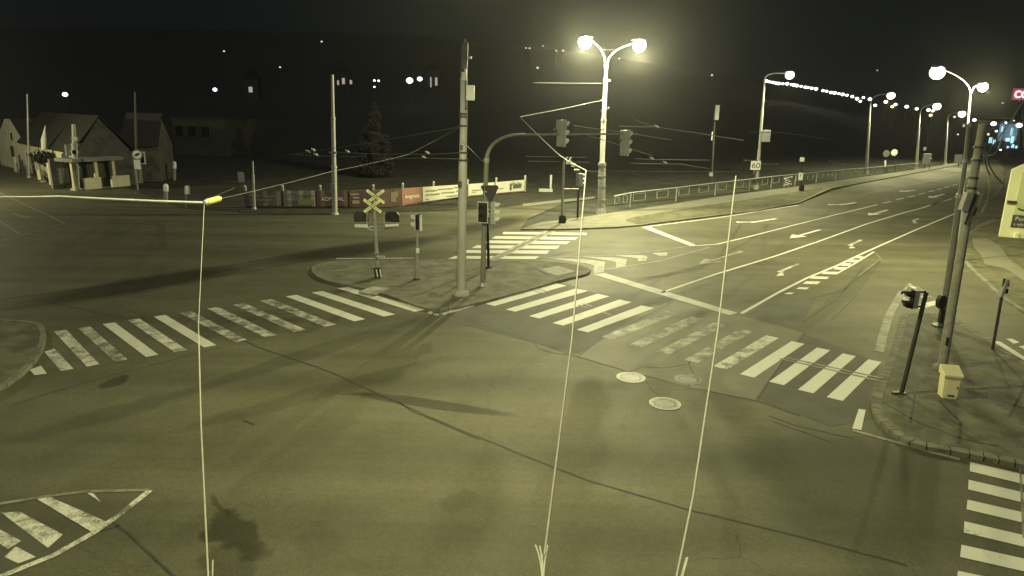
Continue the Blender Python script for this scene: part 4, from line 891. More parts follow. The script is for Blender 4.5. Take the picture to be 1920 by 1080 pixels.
# plain masts at the far left side of the junction
def plain_mast(bp_, tp_, r, m, lab, cat='mast', top=None):
    b = G(*bp_); Y = b.y; T = D(*tp_, Y); t = thing('contact_line_mast' if r > .08 else 'slim_post', b, lab, cat); a1 = lerp(b, T, .35); a2 = lerp(b, T, .7)
    q = MB(); q.tube([b, a1], [r, r * .95], 12); q.tube([a1, a2], [r * .8, r * .75], 12); q.tube([a2, T], [r * .62, r * .5], 10); q.build('pole', m, t, True)
    q = MB(); q.tube([a1 - V((0, 0, .08)), a1 + V((0, 0, .08))], r * 1.1, 12); q.tube([a2 - V((0, 0, .06)), a2 + V((0, 0, .06))], r * .9, 12); q.tube([b, b + V((0, 0, .15))], [r * 1.6, r * 1.2], 12); q.build('collar', m, t, True)
    return t, b, Y
t, b, Y = plain_mast((628, 402), (623, 140), .19, 'mastpaint', 'tall plain overhead line mast in front of the brown banner')
q = MB(); q.box(D(624.5, 352, Y - .2), (.3, .2, .6)); q.box(D(624, 286, Y - .12), (.5, .12, .12)); q.build('bracket', 'steel', t)
plain_mast((477, 392), (474, 302), .11, 'steel', 'thin short steel mast at the left end of the fence')
t, b, Y = plain_mast((55, 333), (51, 176), .13, 'steel', 'slim grey lamp post before the first house')
t, b, Y = plain_mast((143, 356), (138, 233), .3, 'concretepost', 'thick white pole by the shop porch')
q = MB()
for x, y in ((141, 260), (142, 285), (139, 285), (142, 300)): q.box(D(x, y, Y - .3), (.5, .2, .3))
q.build('clamp', 'concrete', t)
t, b, Y = plain_mast((258, 362), (253, 172), .12, 'dark', 'dim dark mast carrying the round white sign')
c = D(257, 290, Y - .25); s = thing('round_sign', c, 'round white sign with a dark symbol on the dim mast', 'road sign'); r = .42
q = MB(); q.prism([(r * cos(2 * pi * i / 24), r * sin(2 * pi * i / 24)) for i in range(24)], c, (1, .15, 0), (0, 0, 1), .03); q.build('rim', 'signgrey', s)
q = MB(); q.prism([(r * .8 * cos(2 * pi * i / 24), r * .8 * sin(2 * pi * i / 24)) for i in range(24)], c + V((0, -.012, 0)), (1, .15, 0), (0, 0, 1), .006); q.build('face', 'signwhite', s)
q = MB(); q.prism([(-.2, -.14), (0, -.12), (.2, .02), (.2, .16), (.02, .12), (-.2, -.02)], c + V((0, -.024, 0)), (1, .15, 0), (0, 0, 1), .005); q.build('symbol', 'black', s)
q = MB(); q.box(D(257.5, 308.5, Y - .25), (.5, .06, .78)); q.build('lower_plate', 'white', s); q = MB(); q.box(D(256, 330, Y - .2), (.08, .08, 2.4)); q.build('bracket', 'steel', s)
b = G(450, 372); t = thing('small_sign', D(450, 380, b.y), 'dim small white sign plate left of the fence', 'sign'); q = MB(); q.tube([b, D(450, 322, b.y)], .05, 8); q.build('pole', 'dark', t); q = MB(); q.box(D(450, 332, b.y - .1), (.34, .06, .85)); q.box(D(454, 332, b.y - .06), (.3, .05, .8)); q.build('plate', 'signgrey', t)
for x, y0, y1, lab in ((327, 330, 306, 'small pale marker in the dark behind the junction'), (311, 372, 349, 'low pale bollard left of the yellow insulator'), (351, 382, 352, 'low dim bollard with a round top right of the pale one')):
    b = G(x, y0 + 8); T = D(x, y1, b.y); t = thing('bollard', b, lab, 'bollard'); q = MB(); q.tube([b, T], .16, 8); q.build('shaft', 'signgrey', t); q = MB(); q.tube([lerp(b, T, .7), T], .2, 8); q.ball(T, .2, 8); q.build('cap', 'white', t)

# ------------------------------------------------------------------ houses at the far left
def house(A, B, depth, eave, ridge, wallm, roofm, name, lab, wins=(), doors=(), hip=0.0, chim=None, cat='house'):
    """front wall from A to B, body extends away; gable roof with ridge parallel to the front"""
    A, B = V((A.x, A.y, 0)), V((B.x, B.y, 0)); d = (B - A).normalized(); n = V((-d.y, d.x, 0)); L_ = (B - A).length
    if n.y < 0 and abs(n.y) > .3: n = -n
    t = thing(name, A, lab, cat); C_, D_ = B + n * depth, A + n * depth; r1, r2 = (A + D_) / 2 + d * hip + V((0, 0, ridge)), (B + C_) / 2 - d * hip + V((0, 0, ridge)); e = V((0, 0, eave))
    q = MB(); q.add([A, B, C_, D_, A + e, B + e, C_ + e, D_ + e, r1 - V((0, 0, .1)), r2 - V((0, 0, .1))], [(0, 1, 5, 4), (2, 3, 7, 6)]); q.build('wall', wallm, t)
    q = MB(); q.add([A, B, C_, D_, A + e, B + e, C_ + e, D_ + e, r1 - V((0, 0, .1)), r2 - V((0, 0, .1))], [(1, 2, 6, 9, 5), (3, 0, 4, 8, 7)]); q.build('gable_wall', 'gableshade', t)
    o = .35; up = V((0, 0, .12)); a, b_, c_, d_ = A - n * o - d * .2 + e, B - n * o + d * .2 + e, C_ + n * o + d * .2 + e, D_ + n * o - d * .2 + e
    R1, R2 = r1 - d * .2, r2 + d * .2; q = MB(); q.add([a, b_, R2, R1, c_, d_, a + up, b_ + up, R2 + up, R1 + up, c_ + up, d_ + up], [(0, 1, 2, 3), (4, 5, 3, 2), (6, 7, 8, 9), (10, 11, 9, 8), (0, 1, 7, 6), (4, 5, 11, 10), (0, 6, 9, 3), (3, 9, 11, 5), (1, 7, 8, 2), (2, 8, 10, 4)]); rf = q.build('roof', roofm, t)
    if chim: q = MB(); c = lerp(r1, r2, chim) + V((0, 0, .3)); q.box(c, (.6, .6, 1.4), atan2(d.y, d.x)); q.build('chimney', wallm, rf)
    rz = atan2(d.y, d.x)
    for x, z, w, h in wins:
        c = A + d * x + V((0, 0, z)); q = MB()
        for dz in (-h / 2, h / 2): q.box(c - n * .04 + V((0, 0, dz)), (w + .16, .1, .1), rz)
        for dx in (-w / 2, w / 2): q.box(c - n * .04 + d * dx, (.1, .1, h - .1), rz)
        wf = q.build('window', 'white', t); q = MB(); q.box(c - n * .01, (w, .05, h), rz); q.build('pane', 'glass', wf)
    for x, w, h in doors:
        c = A + d * x + V((0, 0, h / 2)); q = MB(); q.box(c - n * .03, (w, .12, h), rz); dr = q.build('door', 'wood', t); q = MB(); q.box(c - n * .1 + d * w * .35, (.06, .06, .12), rz); q.build('handle', 'steel', dr)
    return t, d, n
A, B = G(2, 309), G(46, 320)
# gabled house, gable end to the street
d = (B - A).normalized(); n = V((-d.y, d.x, 0)); t = thing('house', A, 'pale plastered house with its steep gable to the street', 'house')
w_ = (B - A).length + 1.5; hA = D(14, 262, A.y).z; hR = D(55, 222, A.y).z
q = MB(); q.prism([(0, 0), (w_, 0), (w_, hA), (w_ * .62, hR), (w_ * .42, hR), (0, hA)], A, d, (0, 0, 1), .3); q.build('gable_wall', 'plaster', t)
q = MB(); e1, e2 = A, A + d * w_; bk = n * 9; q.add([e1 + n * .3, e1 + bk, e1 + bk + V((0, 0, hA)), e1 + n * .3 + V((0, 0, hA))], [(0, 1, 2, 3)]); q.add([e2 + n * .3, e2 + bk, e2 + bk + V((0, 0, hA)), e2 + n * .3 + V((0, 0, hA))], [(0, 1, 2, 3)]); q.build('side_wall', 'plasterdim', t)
q = MB(); r_a, r_b = A + d * w_ * .42 + V((0, 0, hR + .1)), A + d * w_ * .62 + V((0, 0, hR + .1)); z1 = V((0, 0, hA))
q.add([e1 - d * .2 + z1, r_a, r_b, e2 + d * .2 + z1, e1 - d * .2 + z1 + bk, r_a + bk, r_b + bk, e2 + d * .2 + z1 + bk], [(0, 1, 5, 4), (1, 2, 6, 5), (2, 3, 7, 6)]); q.build('roof', 'roof', t)
q = MB(); q.box(A + d * (w_ * .55) - n * .02 + V((0, 0, 1.3)), (1.2, .1, 2.4), atan2(d.y, d.x)); q.build('door', 'wood', t); q = MB(); q.box(A + d * (w_ * .6) - n * .02 + V((0, 0, hA + .6)), (.5, .08, .8), atan2(d.y, d.x)); q.build('attic_window', 'glass', t)
A2, B2 = G(48, 321), G(150, 353)
hh = D(48, 268, A2.y).z; hr = D(110, 213, A2.y + 4).z
house(A2, B2, 4.6, min(hh, 3.3), max(hr, 6.2), 'plaster', 'roof', 'house', 'long low pale house under a dark roof behind the white pole', [(2.0, 1.7, .9, 1.2), (6.4, 1.7, .9, 1.2), (9.5, 1.7, .9, 1.2)], [(4.2, 1.0, 2.1)], .4)
A3, B3 = G(158, 356), G(234, 349)
house(V((A3.x - .2, A3.y + 7, 0)), V((A3.x + 3.0, A3.y + 7.6, 0)), 5, 3.4, 6.4, 'gableshade', 'roof', 'house', 'dim grey house with a steep roof behind the porch shop', [(1.6, 2.3, .8, 1.1)], (), .2)
# porch shop
t = thing('porch_shop', A3, 'small shop porch with a flat canopy and low walls by the white pole', 'shop')
d = (B3 - A3).normalized(); n = V((-d.y, d.x, 0)); rz = atan2(d.y, d.x); L_ = (B3 - A3).length
zc = D(165, 300, A3.y).z
q = MB(); q.box(A3 + d * 1.2 + n * .6 + V((0, 0, zc)), (4.6, 2.6, .28), rz); q.build('canopy', 'plasterdim', t)
q = MB(); q.box(A3 + d * .8 + n * 1.6 + V((0, 0, zc + .75)), (2.0, .2, 1.0), rz); q.build('fascia_board', 'plasterdim', t)
for x in (-.7, 1.3, 2.9): q = MB(); q.box(A3 + d * x + n * .1 + V((0, 0, zc / 2 - .1)), (.26, .26, zc - .2), rz); q.build('post', 'plaster', t)
for x, w in ((.8, 1.5), (3.4, 1.7)): q = MB(); q.box(A3 + d * x + V((0, 0, .5)), (w, .25, 1.0), rz); q.build('low_wall', 'plaster', t)
q = MB(); q.box(A3 + d * 1.4 + n * 2.6 + V((0, 0, zc / 2)), (5.2, .25, zc), rz); q.build('back_wall', 'plasterdim', t)
q = MB(); q.box(A3 + d * .6 + n * 2.42 + V((0, 0, 1.3)), (1.2, .08, 2.0), rz); q.build('door', 'wood', t)
q = MB(); q.box(A3 + d * 4.9 + n * 1.2 + V((0, 0, 1.35)), (3.0, .2, 2.7), rz); q.build('side_wall', 'plasterdim', t)
dd = (B2 - A2).normalized(); dd = V((dd.x, dd.y, 0)).normalized(); nn = V((-dd.y, dd.x, 0)); rz = atan2(dd.y, dd.x); LL = (B2 - A2).length
t = thing('picket_fence', A2 - nn * .9, 'low broken dark fence along the front of the long low house', 'fence')
for k in range(9):
    if k in (3, 6): continue
    q = MB(); c = V((A2.x, A2.y, 0)) - nn * .9 + dd * (LL * (k + .5) / 9)
    for j in range(6): q.box(c + dd * (j * .2 - .5) + V((0, 0, .5)), (.09, .04, 1.0 + .1 * (j % 2)), rz)
    q.box(c + V((0, .03, .75)), (1.2, .04, .08), rz); q.build('fence_panel', 'wood' if k % 2 else 'plasterdim', t)
# things in front of the houses
b = G(97, 347); t = thing('gate_panel', b, 'tall pale gate panel before the long low house, right of the bush', 'gate'); q = MB(); q.box(b + V((0, 0, 1.0)), (1.1, .12, 2.0), rz); q.build('panel', 'plaster', t); q = MB(); q.box(b + V((.2, -.12, 1.3)), (.3, .06, .3), rz); q.build('hatch', 'wood', t)
b = G(30, 322); t = thing('gate_panel', b, 'pale gate panel at the foot of the gabled house', 'gate'); q = MB(); q.box(b + V((0, 0, .8)), (1.0, .12, 1.6), rz); q.build('panel', 'plaster', t); q = MB(); q.box(b + V((.6, 0, .9)), (.16, .16, 1.8), rz); q.build('post', 'wood', t)
b = G(82, 341); t = thing('closed_parasol', b, 'white closed parasol rising before the long low house', 'parasol'); Y = b.y
q = MB(); q.tube([b, D(85, 235, Y)], .04, 8); q.build('pole', 'steel', t); q = MB(); q.tube([D(83, 280, Y), D(83.5, 262, Y), D(85, 236, Y)], [.26, .3, .03], 10); q.build('canopy', 'cloth', t, True); q = MB(); q.tube([b, b + V((0, 0, .1))], .3, 12); q.build('base', 'concrete', t)
t, c, _ = round_sign(122, 353, 122, 293, .33, 'black', 'dark round sign in front of the long low house')
for x, y, lab in ((76, 337, 'low pale gatepost left of the bush'), (98, 343, 'white gatepost right of the bush'), (110, 348, 'thin white gatepost beside the dark round sign')):
    b = G(x, y); t = thing('gatepost', b, lab, 'gatepost', 'gateposts before the houses'); h = 1.5 if x == 98 else 1.0; q = MB(); q.box(b + V((0, 0, h / 2)), (.3 if x != 110 else .18, .3, h)); q.build('shaft', 'plaster', t, bevel=.02); q = MB(); q.box(b + V((0, 0, h + .04)), (.38, .38, .08)); q.build('cap', 'concrete', t)

# ------------------------------------------------------------------ vegetation
def leaves(q, c, rad, n, s, squash=1.0, cone=False):
    for _ in range(n):
        if cone:
            z = random.random() ** 1.3; r = rad * (1 - z) * sqrt(random.random()) * (1 + .25 * sin(z * 37)); a = random.uniform(0, 2 * pi)
            p = V(c) + V((r * cos(a), r * sin(a), z * squash))
        else:
            while True:
                p = V((random.uniform(-1, 1), random.uniform(-1, 1), random.uniform(-1, 1)))
                if p.length < 1: break
            p = V(c) + V((p.x * rad, p.y * rad, p.z * rad * squash))
        x = V((random.gauss(0, 1), random.gauss(0, 1), random.gauss(0, 1))).normalized(); y = x.orthogonal().normalized(); k = s * random.uniform(.6, 1.4)
        q.add([p - x * k, p - y * k * .5, p + x * k, p + y * k * .5], [(0, 1, 2, 3)])
Yc = 78; b = D(705, 345, Yc); b.z = 0; T = D(703, 196, Yc)
t = thing('conifer_tree', b, 'tall dim conifer standing behind the fence', 'tree'); q = MB(); q.tube([b, T], [.2, .02], 8); q.build('trunk', 'bark', t); q = MB(); leaves(q, b + V((0, 0, .3)), 1.7, 3800, .26, T.z - .3, True)
for k in range(60):
    z = random.random() ** 1.2; a = random.uniform(0, 6.28); rr = 2.1 * (1 - z * z); leaves(q, b + V((rr * cos(a) * .8, rr * sin(a) * .8, z * (T.z - .5) + .2)), .45, 45, .2, .5); q.build('crown', 'needles', t)
def bush(c, rad, n, s, sq, lab, name='bush', mm='foliage'):
    c = V(c); t = thing(name, (c.x, c.y, 0), lab, 'bush'); q = MB()
    for k in range(5): a = k * 1.3; q.tube([(c.x, c.y, 0), (c.x + .4 * rad * cos(a), c.y + .4 * rad * sin(a), rad * sq * 1.1)], [.05, .02], 6)
    q.build('stem', 'bark', t); q = MB()
    for k in range(6): leaves(q, c + V((random.uniform(-.5, .5) * rad, random.uniform(-.4, .4) * rad, rad * sq * random.uniform(.6, 1.2))), rad * random.uniform(.45, .75), n // 6, s, sq)
    q.build('crown', mm, t)
bush(G(88, 341) + V((0, 0, 1.2)), 1.2, 900, .14, .8, 'dark round bush in front of the long low house')
# dim flat house beyond the junction
A = V((D(326, 270, 105).x, 105, 0)); B = V((D(424, 270, 103).x, 103, 0)); hz = D(375, 222, 104).z
t = thing('flat_house', A, 'dim flat-roofed house with dark windows beyond the junction', 'house'); d = (B - A).normalized(); n = V((-d.y, d.x, 0)); L_ = (B - A).length; rz = atan2(d.y, d.x)
q = MB(); q.box((A + B) / 2 + n * 4 + V((0, 0, hz / 2)), (L_, 8, hz), rz); q.build('wall', 'dimwall', t); q = MB(); q.box((A + B) / 2 + n * 4 + V((0, 0, hz + .1)), (L_ + .4, 8.4, .25), rz); q.build('roof', 'roof', t)
for x in (1.2, 3.4, 5.6):
    q = MB(); c = A + d * x + V((0, 0, hz - 1.9)); q.box(c - n * .03, (1.5, .08, 1.7), rz); w_ = q.build('window', 'wood', t); q = MB(); q.box(c - n * .06, (1.3, .06, 1.5), rz); q.build('pane', 'glass', w_)

# ------------------------------------------------------------------ hills and their lights
SKY = [(-900, 30), (-200, 50), (300, 55), (700, 62), (900, 78), (1100, 100), (1300, 132), (1440, 152), (1600, 182), (1700, 202), (1800, 214), (1900, 222), (2100, 226), (2600, 230)]
SK = []
for x, y in SKY: d = ray(x, y); SK.append((d.x / d.y, d.z / d.y))
def sky_e(u):
    if u <= SK[0][0]: return SK[0][1]
    for (a, ea), (b_, eb) in zip(SK, SK[1:]):
        if a <= u <= b_: return ea + (eb - ea) * (u - a) / (b_ - a)
    return SK[-1][1]
Y1, Y2 = 130.0, 460.0
def hill_z(u, Y):
    f = min(1, max(0, (Y - Y1) / (Y2 - Y1))); f = f * f * (3 - 2 * f) * .4 + f * .6
    return max(-.3, (sky_e(u) * Y2 + HC) * f) * (1 if Y <= Y2 else max(.6, 1 - (Y - Y2) / 900)) - .4 * (f == 0)
q = MB(); us = [-1.8 + 3.6 * i / 90 for i in range(91)]; ys = [Y1 - 5, Y1] + [Y1 + (Y2 - Y1) * i / 16 for i in range(1, 17)] + [560, 700]
vs = [(u * Y, Y, hill_z(u, Y) + (random.uniform(-.25, .25) if Y > Y1 else 0)) for Y in ys for u in us]; fs = []
for i in range(len(ys) - 1):
    for j in range(90): fs.append((i * 91 + j, i * 91 + j + 1, (i + 1) * 91 + j + 1, (i + 1) * 91 + j))
q.add(vs, fs); struct(q.build('hills', 'hill', smooth=True))
def on_hill(x, y, hp):
    d = ray(x, y); u, e = d.x / d.y, d.z / d.y; Y = Y1 + 5
    while Y < Y2:
        if hill_z(u, Y) + hp >= HC + e * Y: break
        Y += 1
    return V((u * Y, Y, hill_z(u, Y))), V((u * Y, Y, HC + e * Y))
def far_lamp(x, y, r, m, lab, group, hp=7):
    g, p = on_hill(x, y, hp); g = V((g.x, g.y, min(g.z, p.z - 3)))
    t = thing('street_lamp', g, lab, 'street lamp', group)
    k = p.y / F; q = MB(); q.tube([g, p], .05, 6); q.build('pole', 'dark', t); q = MB(); q.ball(p, r * k, 10, .8); q.build('luminaire', m, t)
row = [(1437, 152), (1443, 153.5), (1449, 154.5), (1455, 156), (1460, 156.5), (1468, 157), (1476, 157), (1484, 158.5), (1489, 159.5), (1494, 160.5), (1502, 162), (1510, 163.5), (1515, 164), (1522, 165.5), (1530, 166.5), (1543, 170), (1550, 171), (1558, 173.5), (1565, 174), (1573, 175.5), (1580, 177), (1588, 178.5), (1598, 181), (1607, 185), (1619, 183), (1613, 190), (1631, 186), (1641, 197.5), (1661, 191), (1679, 196), (1700, 200), (1719, 204), (1741, 206.5)]
for i, (x, y) in enumerate(row):
    far_lamp(x, y, random.choice((2.5, 2.9, 3.3)), 'bowlsmall', '%s light down the bright row of street lamps on the far hill' % ordn(i), 'street lamps in the row on the far hill')
far = [(122, 177, 4.6, 'bowlcool', 'bright bluish light above the roofs at the far left'), (403, 168, 3.8, 'bowlcool', 'white light alone on the hill between the left poles'), (603, 78, 1.8, 'bowldim', 'faint high light above the plain mast'),
       (420, 96, 1.8, 'bowldim', 'faintest high light on the left hill'), (525, 126, 1.8, 'bowldim', 'faint light right of the lit window on the hill'), (768, 151, 6.2, 'bowlsmall', 'brightest white light on the hill left of the island mast'), (787, 148, 4.6, 'bowlcool', 'white light just right of the brightest hill light'),
       (702, 151, 2, 'bowlcool', 'left one of three small lights close together on the hill'), (710, 151.5, 2, 'bowlcool', 'right one of three small lights close together on the hill'), (702, 163, 1.6, 'bowlcool', 'lowest of three small lights close together on the hill'),
       (986, 90, 1.8, 'bowldim', 'left light of a faint pair left of the double lamp'), (993, 90.5, 2, 'bowldim', 'right light of a faint pair left of the double lamp'), (1018, 86, 1.6, 'bowldim', 'faint light between two pairs left of the double lamp'), (1043, 95, 2.2, 'bowldim', 'dim light left of the lamp arm, second pair'), (1056, 95, 2.4, 'bowldim', 'dim light nearest the lamp arm, second pair'), (1008, 127, 2.4, 'bowldim', 'dim light below the pairs left of the double lamp'),
       (1161, 110, 1.6, 'bowldim', 'faint light between the arms of the double lamp'), (1335, 141, 2.4, 'bowldim', 'faint light between the double lamp and the first road mast'), (1880, 193, 2, 'bowldim', 'faint light right of the corner lamp head'), (1827, 225, 3, 'bowlsmall', 'small white light right of the corner lamp column'),
       (1863, 232, 4.5, 'bowlcool', 'cool white lamp left of the blue-lit shop'), (1911, 235, 5, 'bowlcool', 'cool white lamp right of the blue-lit shop'), (1749, 208, 2.5, 'bowlsmall', 'small light under the third mast lamp'), (1790, 219, 2.4, 'bowldim', 'dim light between the last two mast lamps'), (1645, 132, 1.4, 'bowldim', 'lonely faint light high above the hill row'), (1673, 200, 3, 'bowlamber', 'yellow lamp just under the second mast lamp'), (1745, 216, 3, 'bowlamber', 'yellow lamp left below the third mast lamp'), (1796, 252, 1.8, 'bowldim', 'dim light low between the far masts')]
for x, y, r, m_, lab in far: far_lamp(x, y, r, m_, lab, 'scattered far lights')
def lit_house(x, y, w, h, lab, panes, wm='win_warm'):
    """house on the hillside; panes are (dx, dy, w, h) in pixels round (x, y)"""
    g, p = on_hill(x, y, 3); k = p.y / F; g.z = min(g.z, p.z - 1.5)
    t = thing('hillside_house', g, lab, 'house', 'houses on the dark hill'); W = max(4, w * k * .8); z0 = g.z - 1; z1 = p.z + h * k * .5 + 1.2
    q = MB(); q.box((g.x, g.y + 1.5, (z0 + z1) / 2), (W, 3, z1 - z0)); q.build('wall', 'dimwall', t)
    q = MB(); q.prism([(-W / 2 - .4, 0), (W / 2 + .4, 0), (0, 2.6)], (g.x, g.y - .3, z1), (1, 0, 0), (0, 0, 1), 0.0); q.v = q.v[:3] + [v + V((0, 3.6, 0)) for v in q.v[:3]]; q.build('roof', 'roof', t)
    for dx, dy, pw, ph in panes:
        q = MB(); c = D(x + dx, y + dy, g.y - .06); q.box(c, (pw * k, .1, ph * k)); wf = q.build('window', 'wood', t); q = MB(); q.box(c + V((0, -.04, 0)), (pw * k * .85, .06, ph * k * .88)); q.build('pane', wm, wf)
lit_house(470, 165, 26, 18, 'hillside house with one dim lit window', [(0, 3, 8, 11)])
lit_house(642, 152, 36, 18, 'hillside house with a row of dim windows behind the plain mast', [(-8, 3, 4, 9), (2, 0, 6, 12), (16, 2, 5, 8)])
lit_house(812, 153, 30, 24, 'hillside house with a tall thin lit strip beside the island mast', [(-4, 1, 3, 20), (6, 0, 5, 16)])
# shop with blue-lit front and a red sign at the far right
Yb = 170.0; c = D(1893, 262, Yb)
t = thing('lit_shop', (c.x, c.y, 0), 'blue-lit shop building far off at the right edge', 'shop'); k = Yb / F
zt = D(1893, 226, Yb).z; q = MB(); q.box((c.x + 1, c.y + 6, zt / 2), (60 * k, 12, zt)); q.build('wall', 'plasterdim', t); q = MB(); q.box((c.x + 1, c.y + 6, zt + .15), (62 * k, 12.6, .4)); q.build('roof', 'roof', t)
q = MB(); q.box(D(1890, 248, Yb - .08), (34 * k, .1, 30 * k)); q.build('front_panel', 'win_blue', t)
for x, y, w, h in ((1857, 263, 5, 10), (1864, 266, 4, 8), (1897, 247, 3, 14), (1898, 262, 5, 12), (1890, 262, 8, 6), (1879, 242, 2, 10), (1899, 274, 4, 6), (1890, 276, 4, 4), (1905, 276, 4, 5)):
    q = MB(); q.box(D(x, y, Yb - .2), (w * k, .1, h * k)); q.build('window', 'win_cool', t)
for x, y, w_, h_, lab in ((1852, 268, 16, 40, 'dark tall block left of the blue-lit shop'), (1930, 262, 34, 50, 'dark block right of the blue-lit shop'), (1815, 288, 26, 26, 'low dark building beyond the farthest mast')):
    g = D(x, y, 190); t = thing('far_building', (g.x, g.y, 0), lab, 'building', 'far buildings by the road'); k = 190 / F; zt = D(x, y - h_ / 2, 190).z
    q = MB(); q.box((g.x, g.y + 4, zt / 2), (w_ * k, 8, zt)); q.build('wall', 'dimwall', t); q = MB(); q.box((g.x, g.y + 4, zt + .15), (w_ * k + .5, 8.4, .3)); q.build('roof', 'roof', t)
    for j in range(4):
        q = MB(); q.box(D(x + random.uniform(-.4, .4) * w_, y + random.uniform(-.3, .35) * h_, 189.9), (1.6 * k, .1, 2.4 * k)); q.build('window', random.choice(['win_cool', 'win_warm', 'glass']), t)
for x, y, r_, m_, lab in ((1868, 246, 2, 'bowlcool', 'small cool light left above the blue-lit shop windows'), (1886, 230, 1.8, 'bowlcool', 'small cool light over the blue-lit shop roof'), (1901, 226, 1.6, 'bowldim', 'faint light over the right end of the blue-lit shop'), (1840, 243, 2, 'bowldim', 'faint light between the concrete mast and the cool lamp'), (1876, 281, 1.6, 'bowlcool', 'low cool light in front of the blue-lit shop'), (1853, 252, 1.8, 'bowlamber', 'small amber light left of the blue-lit shop')): far_lamp(x, y, r_, m_, lab, 'scattered far lights')
Yb = 165.0; g = D(1912, 300, Yb); g.z = 0; t = thing('advertising_mast', g, 'red illuminated sign on a mast at the right edge', 'sign'); k = Yb / F; c = D(1914, 177, Yb)
q = MB(); q.tube([g, c], .25, 10); q.build('pole', 'dark', t); q = MB(); q.box(c + V((0, -.4, 0)), (34 * k, .5, 20 * k)); q.build('panel', 'sign_red_lit', t)
text_mesh('lettering', 'CO', 17 * k, D(1901, 183, Yb - .75), (1, 0, 0), (0, 0, 1), 'sign_pink_lit', t, 26 * k)

# ------------------------------------------------------------------ overhead wires
def wire(pts, r, lab, sag=.1, m='wire', name='overhead_wire', cat='wire', group='overhead line wires', seg=12):
    q = MB(); all_ = []
    for a, b_ in zip(pts, pts[1:]): all_ += wire_pts(a, b_, sag, seg)[:-1]
    all_.append(V(pts[-1])); q.tube(all_, r, 6); o = q.build(name, m); return tag(o, lab, cat, group)
yi = G(865, 553).y; yl = G(1127, 399).y
J = D(383, 380, 13)
wire([D(866, 236, yi - .15), D(765, 290, 23), D(620, 322, 18.5), D(412, 373, 13.4)], .006, 'span wire falling from the island mast to the yellow insulator', .015, 'wiredark')
wire([J, D(110, 368, 11.5), D(-60, 368, 10.5)], [.026 - .019 * i / 24 for i in range(25)], 'thick white wire running from the yellow insulator to the left edge', .01, 'ropebright')
t = thing('insulator', D(397, 376, 13.2), 'bright yellow-white ribbed insulator at the end of the thick wire', 'insulator'); a, c = D(386, 379.5, 13), D(412, 372.5, 13.4)
q = MB(); q.tube([a, c], .035, 8)
for k in range(8): p = lerp(a, c, .1 + .8 * k / 7); dd = (c - a).normalized(); q.tube([p - dd * .012, p + dd * .012], .062, 10)
q.build('rod', mat('insulator_glaze', (.85, .83, .35), .3, .05), t, True); q = MB(); q.ball(a, .05, 8); q.ball(c, .045, 8); q.build('end_fitting', 'white', t)
wire([D(383, 382, 13), D(372, 610, 9), D(377, 800, 7.2), D(391, 1090, 5.6)], [.005] * 12 + [.005 + .0012 * i for i in range(4)] + [.0085] * 21, 'thin cable dropping from the yellow insulator to the bottom edge', 0, 'rope', 'hanging_cable', 'cable', 'cables towards the viewpoint')
wire([D(399, 1050, 5.7), D(398, 1100, 5.5)], .008, 'short pale cable end beside the thin left cable', 0, 'rope', 'cable_end', 'cable', 'cables towards the viewpoint')
J2 = D(1099, 320, 14)
wire([J2, D(1072, 640, 9), D(1021, 1040, 6.2)], .0125, 'middle pale cable hanging from the wire junction with a frayed lower end', 0, 'rope', 'hanging_cable', 'cable', 'cables towards the viewpoint')
q = MB()
for dx, y0, y1, bx in ((-14, 1022, 1075, 1018), (-8, 1024, 1085, 1020), (4, 1022, 1080, 1022), (8, 1024, 1070, 1019), (-4, 1040, 1095, 1020)): q.tube(bez(D(bx + dx, y0, 6.5), D(bx + dx * .2, (y0 + y1) / 2, 6.1), D(1018 + dx * .1, y1 + 12, 5.5), 6), .008, 5)
tag(q.build('frayed_strand', 'rope'), 'frayed strands at the lower end of the middle cable', 'cable end')
wire([D(1380, 330, 15), D(1346, 620, 10), D(1300, 930, 6.8), D(1266, 1095, 5.8)], .0125, 'right pale cable crossing the zebra stripes to the bottom edge', 0, 'rope', 'hanging_cable', 'cable', 'cables towards the viewpoint')
wire([D(1289, 1047, 5.9), D(1276, 1095, 5.6)], .018, 'thick pale cable stub beside the right cable', 0, 'rope', 'cable_end', 'cable', 'cables towards the viewpoint')
wire([J2, D(1048, 290, 20), D(975, 219, 27)], .014, 'wire slanting up left from the cable junction', .02)
wire([D(975, 219, 27), D(1115, 191, 40), D(1131, 187, yl - .3)], .015, 'wire from the left corner point up to the lamp mast', .02)
wire([J2, D(1127, 320, 30), D(1380, 322, 45)], .012, 'faint level wire from the cable junction past the lamp mast', .02, 'wiredark')
q = MB(); p = D(1066, 304, 17.5); q.box(p, (.12, .05, .1)); q.box(p + V((.12, 0, -.07)), (.1, .05, .09)); q.tube([p, p + V((.06, 0, .12))], .02, 6); tag(q.build('wire_clamp', 'steel'), 'wire clamp on the slanting wire left of the cable junction', 'clamp')
